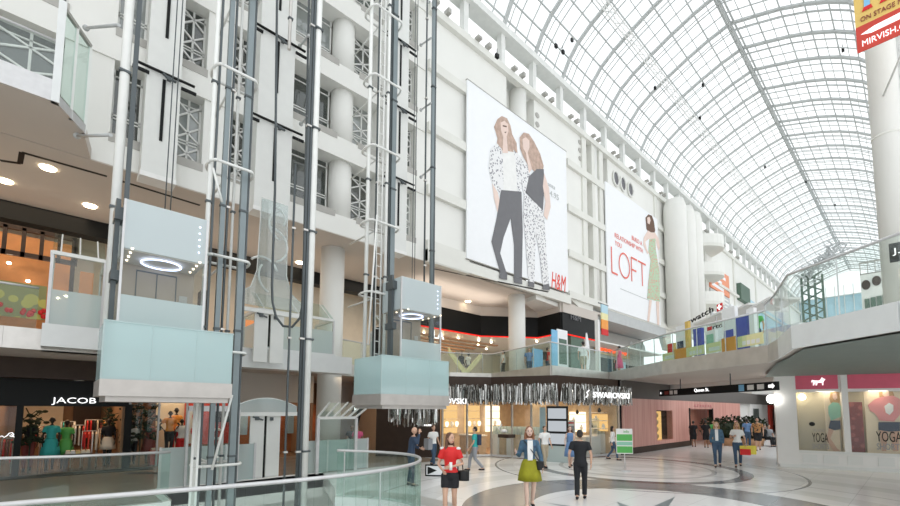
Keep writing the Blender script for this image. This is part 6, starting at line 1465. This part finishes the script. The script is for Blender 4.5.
q = p1+tb_*.1; MB().slab([q+u*(zz+.18), q+tb_*.26+u*(zz+.2), q+tb_*.26+u*(zz+.46), q+u*(zz+.44)], nb_*.03).build('red_square', 'red', sg2)
MB().slab([q+tb_*.1+u*(zz+.22)+nb_*.03, q+tb_*.16+u*(zz+.22)+nb_*.03, q+tb_*.16+u*(zz+.42)+nb_*.03, q+tb_*.1+u*(zz+.42)+nb_*.03], nb_*.01).slab([q+tb_*.03+u*(zz+.29)+nb_*.03, q+tb_*.23+u*(zz+.3)+nb_*.03, q+tb_*.23+u*(zz+.36)+nb_*.03, q+tb_*.03+u*(zz+.35)+nb_*.03], nb_*.01).build('white_cross', 'signlit', sg2)
p0 = bpt(708,-1.0,332); zq = p0.z-DK-1.5; p0.z = zq; MB().slab([p0+u*(DK+1.5), p0+tb_*.22+u*(DK+1.5), p0+tb_*.22+u*(DK+1.68), p0+u*(DK+1.68)], nb_*.03).build('red_square', 'red', sg2)
tx = MB(); text(tx, 'rtop', p0+tb_*.28+u*(DK+1.5), tb_, U_, .18, .7, .03); tx.build('letters', 'black', sg2)
for f in (692, 718): p = bpt(f,-1.03); p.z = 0; MB().tube([p+u*DK, p+u*(zz+.05)], .015, 6).build('post', 'brushed', sg2)
# ================================================================== PEOPLE
def fcam(p, off=0): return math.degrees(math.atan2(p[0], -p[1]))+off
def L1(px, feet, head, off, label, top, bottom, hair='hair_brown', skin='skin', minh=1.42, group=None, detail=1, **st):
    p, h_ = hpix(px, feet, head); h_ = max(h_, minh)
    return person(tuple(p), h_, fcam(p, off), label, top, bottom, hair, skin, st, group=group, detail=detail)+(h_,)
r, W, h_ = L1(450, 521, 433.5, -8, 'woman in a red short sleeved top and black shorts looking aside, holding a phone', 'red', 'black_cloth', 'hair_brown', 'skin', detail=2,
    female=True, legs='shorts', hairlen=.30, head_turn=48, stride=.16, lh=((-.25,0,1.13),(-.05,.22,1.10)), rh=((.25,0,1.12),(.13,.20,1.03)), shoes='brown')
q = MB(); q.ring_loft([[W((-.27+.11*math.cos(i*math.pi/4), -.02+.07*math.sin(i*math.pi/4), z)) for i in range(8)] for z in (.80,.84,.97,1.0)])
ob = q.build('shoulder_bag', 'black', r); MB().tube([W((-.26,0,1.0)), W((-.24,.02,1.2)), W((-.15,-.02,1.47))], .010, 5).build('strap', 'black', ob)
MB().slab([W((.02,.24,1.05)), W((.11,.26,1.05)), W((.11,.26,1.075)), W((.02,.24,1.075))], (0,0,.012)).build('phone', 'white_cloth', r)
q = MB(); q.tube([W((-.045,.25,1.04)), W((-.045,.25,1.19))], .028, 10); q.build('paper_cup', 'white_cloth', r)
q = MB()
for sx in (-.165,.165): q.ell(tuple(W((sx,.02,1.44))), (.042,.05,.03), 8, 6)
q.build('shoulder_lace', 'white_cloth', r)['kind'] = 'stuff'
r, W, h_ = L1(530, 509, 427, 6, 'young woman in a denim jacket over a white top and an olive yellow skirt', 'denim', 'olive', 'hair_auburn', 'skin_pale', detail=2,
    female=True, legs='skirt', sleeve='long', hairlen=.34, stride=.16, rh=((.23,.0,1.13),(.30,.20,1.22)), lh=((-.24,-.03,1.12),(-.26,.05,.90)), shoes='black')
q = MB(); q.slab([W((-.055,.125,1.46)), W((.055,.125,1.46)), W((.06,.145,1.25)), W((.05,.122,1.04)), W((-.05,.122,1.04)), W((-.06,.145,1.25))], W((0,.02,1))-W((0,0,1))); q.build('white_top', 'white_cloth', r)
q = MB(); q.ring_loft([[W((-.21+.08*math.cos(i*math.pi/4), .09+.045*math.sin(i*math.pi/4), z)) for i in range(8)] for z in (.84,.86,1.0,1.02)])
ob = q.build('crossbody_bag', 'black', r); MB().tube([W((-.21,.12,1.0)), W((-.05,.165,1.22)), W((.13,.09,1.46)), W((.10,-.10,1.45))], .010, 5).build('strap', 'black', ob)
for sx in (-.10,.10): MB().slab([W((sx-.03,.145,1.30)), W((sx+.03,.145,1.30)), W((sx+.03,.15,1.35)), W((sx-.03,.15,1.35))], W((0,.01,1))-W((0,0,1))).build('pocket_flap', 'jeans', r)
L1(581, 499.5, 430.5, 175, 'man seen from behind in a black polo shirt and black trousers walking away', 'black_cloth', 'black_cloth', 'hair_black', 'skin', detail=2, stride=.2, lh=((-.27,-.05,1.14),(-.27,.08,.92)), rh=((.27,-.03,1.14),(.26,.0,.90)))
r, W, h_ = L1(475, 471, 431.5, 262, 'person in a teal shirt with a dark backpack walking to the left', 'teal', 'grey_cloth', 'hair_black', 'skin', stride=.30, minh=1.5)
q = MB(); q.ring_loft([[W((.13*math.cos(i*math.pi/5), -.17+.09*math.sin(i*math.pi/5), z)) for i in range(10)] for z in (1.03,1.08,1.38,1.45)]); q.build('backpack', 'navy', r)
L1(410.5, 486, 433, 100, 'balding man in a navy jacket by the well railing, hand to his face', 'navy', 'navy', 'hair_brown', 'skin', sleeve='long', stride=.04, lean=.12, rh=((.28,.10,1.22),(.08,.16,1.58)), lh=((-.26,.1,1.15),(-.18,.3,1.10)), bald=True, minh=1.6)
r, W, h_ = L1(433, 466, 433, 40, 'person in a white shirt with a grey shoulder bag behind the woman in red', 'white_cloth', 'jeans', 'hair_brown', 'skin', minh=1.5)
MB().box(*(lambda p: (p.x-.16, p.x+.1, p.y-.1, p.y+.1, p.z-.2, p.z+.2))(W((.25,.0,.95)))).build('tote_bag', 'grey_cloth', r)
L1(545, 467, 429, 30, 'person in a white top standing right behind the woman in the denim jacket', 'white_cloth', 'khaki', 'hair_black', 'skin', minh=1.5)
L1(570.5, 467, 429.5, 10, 'woman in a long blue grey dress beside the glowing screens', 'bluecloth', 'bluecloth', 'hair_brown', 'skin_pale', female=True, legs='dress', sleeve='none', hairlen=.15, minh=1.5)
r, W, h_ = L1(613, 460, 429.5, 95, 'woman in a white blouse and jeans with a pale handbag near the green information panel', 'white_cloth', 'jeans', 'hair_black', 'skin', female=True, sleeve='long', hairlen=.12, stride=.25, minh=1.42)
q = MB(); p = W((-.2,.02,1.0)); q.box(p.x-.14, p.x+.14, p.y-.06, p.y+.06, p.z-.1, p.z+.14); q.build('handbag', 'cream', r)
pc_ = Vector((-12.0, 16.3, 0)); person((-12.1,16.25,0), 1.42, 150, 'shop clerk in black behind the white counter of the jewellery store', 'black_cloth', 'black_cloth', 'hair_black', 'skin', dict(stride=.02))
r, W, h_ = L1(718, 467, 422, 0, 'woman in a denim jacket, pale top and blue jeans walking beside a friend', 'denim', 'jeans', 'hair_blond', 'skin_pale', female=True, sleeve='long', hairlen=.22, shoes='brown')
q = MB(); q.slab([W((-.055,.125,1.46)), W((.055,.125,1.46)), W((.05,.125,1.02)), W((-.05,.125,1.02))], W((0,.02,1))-W((0,0,1))); q.build('white_top', 'white_cloth', r)
r, W, h_ = L1(738.5, 467, 422.5, 0, 'woman in a white top and dark jeans carrying a yellow shopping bag', 'white_cloth', 'jeans', 'hair_blond', 'skin', female=True, hairlen=.2, rh=((.24,.02,1.13),(.12,.2,1.2)), lh=((-.25,.0,1.12),(-.27,.08,.92)), shoes='brown')
p = W((-.30,.10,.86)); d = W((1,0,0))-W((0,0,0)); d.normalize()
q = MB().slab([p-d*.22-u*.32, p+d*.22-u*.34, p+d*.22-u*.02, p-d*.22], (.05,.08,0)); ob = q.build('shopping_bag', 'yellow_bag' if False else 'yellow', r)
MB().tube([p-d*.08, p+u*.06, p+d*.08], .008, 5).build('bag_handle', 'white_cloth', ob)
p2 = W((-.22,.18,.62)); MB().slab([p2-d*.14-u*.12, p2+d*.14-u*.12, p2+d*.14+u*.1, p2-d*.14+u*.1], (.04,.05,0)).build('red_bag', 'red', r)
for px, ft, hd, off, lab, top, bot, kw in (
  (694, 447, 422.5, 180, 'man in a dark t-shirt and shorts seen from behind, left one before the pink doorway', 'black_cloth', 'black_cloth', dict(legs='shorts')),
  (706.5, 448, 420.5, 178, 'man in a black t-shirt and shorts seen from behind, right one before the pink doorway', 'black_cloth', 'black_cloth', dict(legs='shorts')),
  (748, 447, 419, 170, 'person in a blue grey shirt behind the woman with the yellow bag', 'bluecloth', 'jeans', {}),
  (758.5, 450.5, 418, 0, 'man in a dark patterned shirt and shorts standing near the white globe lamps', 'pattern_shirt', 'black_cloth', dict(legs='shorts')),
  (714, 445, 423, 20, 'person in a green top half hidden behind the couple', 'green', 'khaki', {}),
  (742.5, 445, 424, 0, 'person in a pale pink top behind the woman with the yellow bag', 'pinkprint', 'khaki', {})):
    L1(px, ft, hd, off, lab, top, bot, 'hair_black', 'skin_dark' if top == 'black_cloth' else 'skin', minh=1.5, **kw)
for px, ft, hd, off, lab, top in ((765, 446, 427, 60, 'person in dark clothes seated on the left end of the bench', 'black_cloth'), (769.5, 446, 428, 40, 'person in a grey top seated on the right end of the bench', 'grey_cloth')):
    p = Z(px, ft, 0); person(tuple(p), 1.7, fcam(p, off), lab, top, 'black_cloth', 'hair_black', 'skin', dict(sit=True))
p = Z(767.5, 446, 0); bc = thing('bench', tuple(p), 'low dark bench with seated people beyond the white shop corner', 'bench'); BX(p.x-.9, p.x+.9, p.y-.05, p.y+.5, .36, .42).build('seat', 'brown', bc)
for dx in (-.8, .8): BX(p.x+dx-.04, p.x+dx+.04, p.y, p.y+.45, 0, .36).build('leg', 'dark_steel', bc)
for px, ft, hd, lab, top in ((351, 462, 433, 'man in a dark top in the brown corridor left of the navy suit man', 'black_cloth'), (357, 463, 435, 'woman in a pink red top in the brown corridor beside a man in dark clothes', 'pinkcloth')):
    p = Z(px, ft, 0); q0 = Vector((-17.2, 8.9, 0)) if top == 'black_cloth' else Vector((-16.8, 9.3, 0))
    h_ = (ft-hd)/F*dep(p); person(tuple(p), max(h_, 1.45), fcam(p, 20), lab, top, 'jeans', 'hair_black', 'skin_dark', {})
# upper deck people: standing behind the glass balustrade
def U2(px, head, h_, off, label, top, bottom, hair='hair_black', **st):
    p = Z(px, head, DK+h_); p.z = DK; return person(tuple(p), h_, fcam(p, off), label, top, bottom, hair, st.pop('skin', 'skin'), st)
U2(503.5, 350.5, 1.7, 270, 'person in a white shirt walking left of the white column on the upper deck', 'white_cloth', 'black_cloth')
U2(529, 348, 1.72, 10, 'man in a blue t-shirt leaning at the balustrade right of the white column', 'bluecloth', 'jeans')
r, W = U2(547.5, 347.5, 1.72, 120, 'man in red with a black backpack near the white display boards upstairs', 'red', 'jeans')
q = MB(); q.ring_loft([[W((.15*math.cos(i*math.pi/5), -.18+.11*math.sin(i*math.pi/5), z)) for i in range(10)] for z in (1.03,1.08,1.40,1.48)]); q.build('backpack', 'black', r)
U2(583, 341.5, 1.75, 185, 'man in a pale shirt and khaki shorts seen from behind on the upper deck', 'white_cloth', 'khaki', legs='shorts')
U2(619, 346, 1.68, 230, 'woman in a bright pink dress on the upper deck right of the slim white post', 'pinkcloth', 'pinkcloth', female=True, legs='dress', sleeve='none')
p = bpt(757, -1.0); p.z = DK; person(tuple(p), 1.0 if False else 1.5, 20, 'person in a green shirt behind the yellow boards of the bridge', 'green', 'jeans', 'hair_black', 'skin', {})
# ---- upper deck display boards and mannequins before the fashion store
def fb(px0, px1, y0, y1, x, m, label, nm='display_board', d=.06, frame=None):
    a = X(px0, y1, x); b = X(px1, y1, x); zt = X((px0+px1)/2, y0, x).z; r = thing(nm, (x, a.y, DK), label, 'display board')
    BX(x-d, x, a.y, b.y, DK, zt).build('board', m, r)
    if frame: BX(x, x+.02, a.y+.12, b.y-.12, DK+.5, zt-.5).build('dark_print', frame, r)
    return r
fb(552.5, 558, 330, 368, -12.4, 'skyblue', 'narrow light blue banner board left of the tall white display frame'); fb(558, 568, 330, 368, -12.6, 'poster', 'tall white display frame with dark green picture on the upper deck', frame='darkgreen')
r = thing('surfboard_display', (-12.3, X(587.5,365,-12.3).y, DK), 'tall white surfboard shaped display on the upper deck', 'display'); yb = X(587.5,365,-12.3).y; zt = X(587.5,333,-12.3).z
MB().slab([(-12.3, yb+.28*math.sin(math.pi*t/10)*(1 if t < 10 else 0)+.02, DK+(zt-DK)*t/10) for t in range(11)]+[(-12.3, yb-.10*math.sin(math.pi*t/10)-.02, DK+(zt-DK)*t/10) for t in range(10,-1,-1)], (-.06,0,0)).build('board', 'poster', r)
fb(533, 543, 349, 372, -16.5, 'skyblue', 'pale blue display wall behind the man in the blue t-shirt')
for k, (px, l) in enumerate(((462,'left one of two black headed mannequins in the fashion store window'),(469,'right one of two black headed mannequins in the fashion store window'))):
    y_ = X(px, 350, -19.9).y; person((-19.95, y_, DK), 1.85, -80, l, 'black_cloth' if k == 0 else 'white_cloth', 'grey_cloth', None, 'mannequin', dict(stride=.04), cat='mannequin', name='mannequin')
yy = X(465,350,-19.5).y; r = thing('chevron_display', (-19.4, yy, DK), 'yellow green chevron shaped display in front of the mannequins', 'display')
for sg_ in (-1, 1): MB().slab([(-19.4, yy, DK+.15), (-19.4, yy+sg_*1.5, DK+1.5), (-19.4, yy+sg_*1.5, DK+1.9), (-19.4, yy, DK+.6)], (-.06,0,0)).build('arm', 'paleyellow', r)
# ---- planter with dark shrub behind the couple
p = Z(728, 447, 0)+Vector((-.3,1.4,0)); pt = thing('planter', tuple(p), 'wide planter with dense dark green shrubs behind the couple', 'planter'); p = p+Vector((0,1.0,0))
MB().lathe([(1.5,0),(1.6,.45),(1.5,.45)], (p.x, p.y), 24).build('bowl', 'wood', pt)
random.seed(9); q = MB()
for k in range(1100):
    a = random.uniform(0, 2*math.pi); rr = math.sqrt(random.random())*1.75; z = .5+random.random()**.8*(1.25-.25*(rr/1.75)**2)
    c_ = Vector((p.x+rr*math.cos(a), p.y+rr*math.sin(a), z)); d1 = Vector((random.uniform(-.2,.2), random.uniform(-.2,.2), random.uniform(-.06,.2))); d2 = d1.cross(Vector((random.random(),random.random(),.5))).normalized()*.08
    q.add([c_, c_+d1*.5+d2, c_+d1, c_+d1*.5-d2], [(0,1,2,3)])
q.ell((p.x, p.y, .8), (1.4,1.4,.55), 16, 8); q.build('foliage', 'leaf', pt)['kind'] = 'stuff'
# low barrier near the railing
bq_ = thing('floor_stand', tuple(Z(424,472,0)), 'low black framed floor board beside the curved railing behind the woman in red', 'floor board')
p = Z(426,476,0); d = Vector((.75,.66,0)); MB().beam(p+u*.02, p+d*1.0+u*.02, .05, .04).beam(p+u*.34, p+d*1.0+u*.34, .04, .04).beam(p, p+u*.36, .04, .04).beam(p+d*1.0, p+d*1.0+u*.36, .04, .04).build('frame', 'dark', bq_)
MB().slab([p+u*.03, p+d*1.0+u*.03, p+d*1.0+u*.33, p+u*.33], (.01,-.01,0)).build('panel', 'poster', bq_)
MB().slab([p+u*.05+d*.05, p+u*.3+d*.05, p+d*.35+u*.18], (.012,-.016,0)).build('black_mark', 'dark', bq_)
# lamps that brighten the upper hall ceilings (added fill aimed upward, no fixtures there)
lamp('AREA', (-19.0, -2, 6.9), 13, (1,.88,.76), 3, rot=(math.pi,0,0), sy=6); lamp('AREA', (-18.5, 6.5, 6.5), 16, (1,.88,.78), 3, rot=(math.pi,0,0), sy=7); lamp('AREA', (-17.8, 17, 8.2), 42, (1,.9,.8), 2, rot=(math.pi,0,0), sy=7)
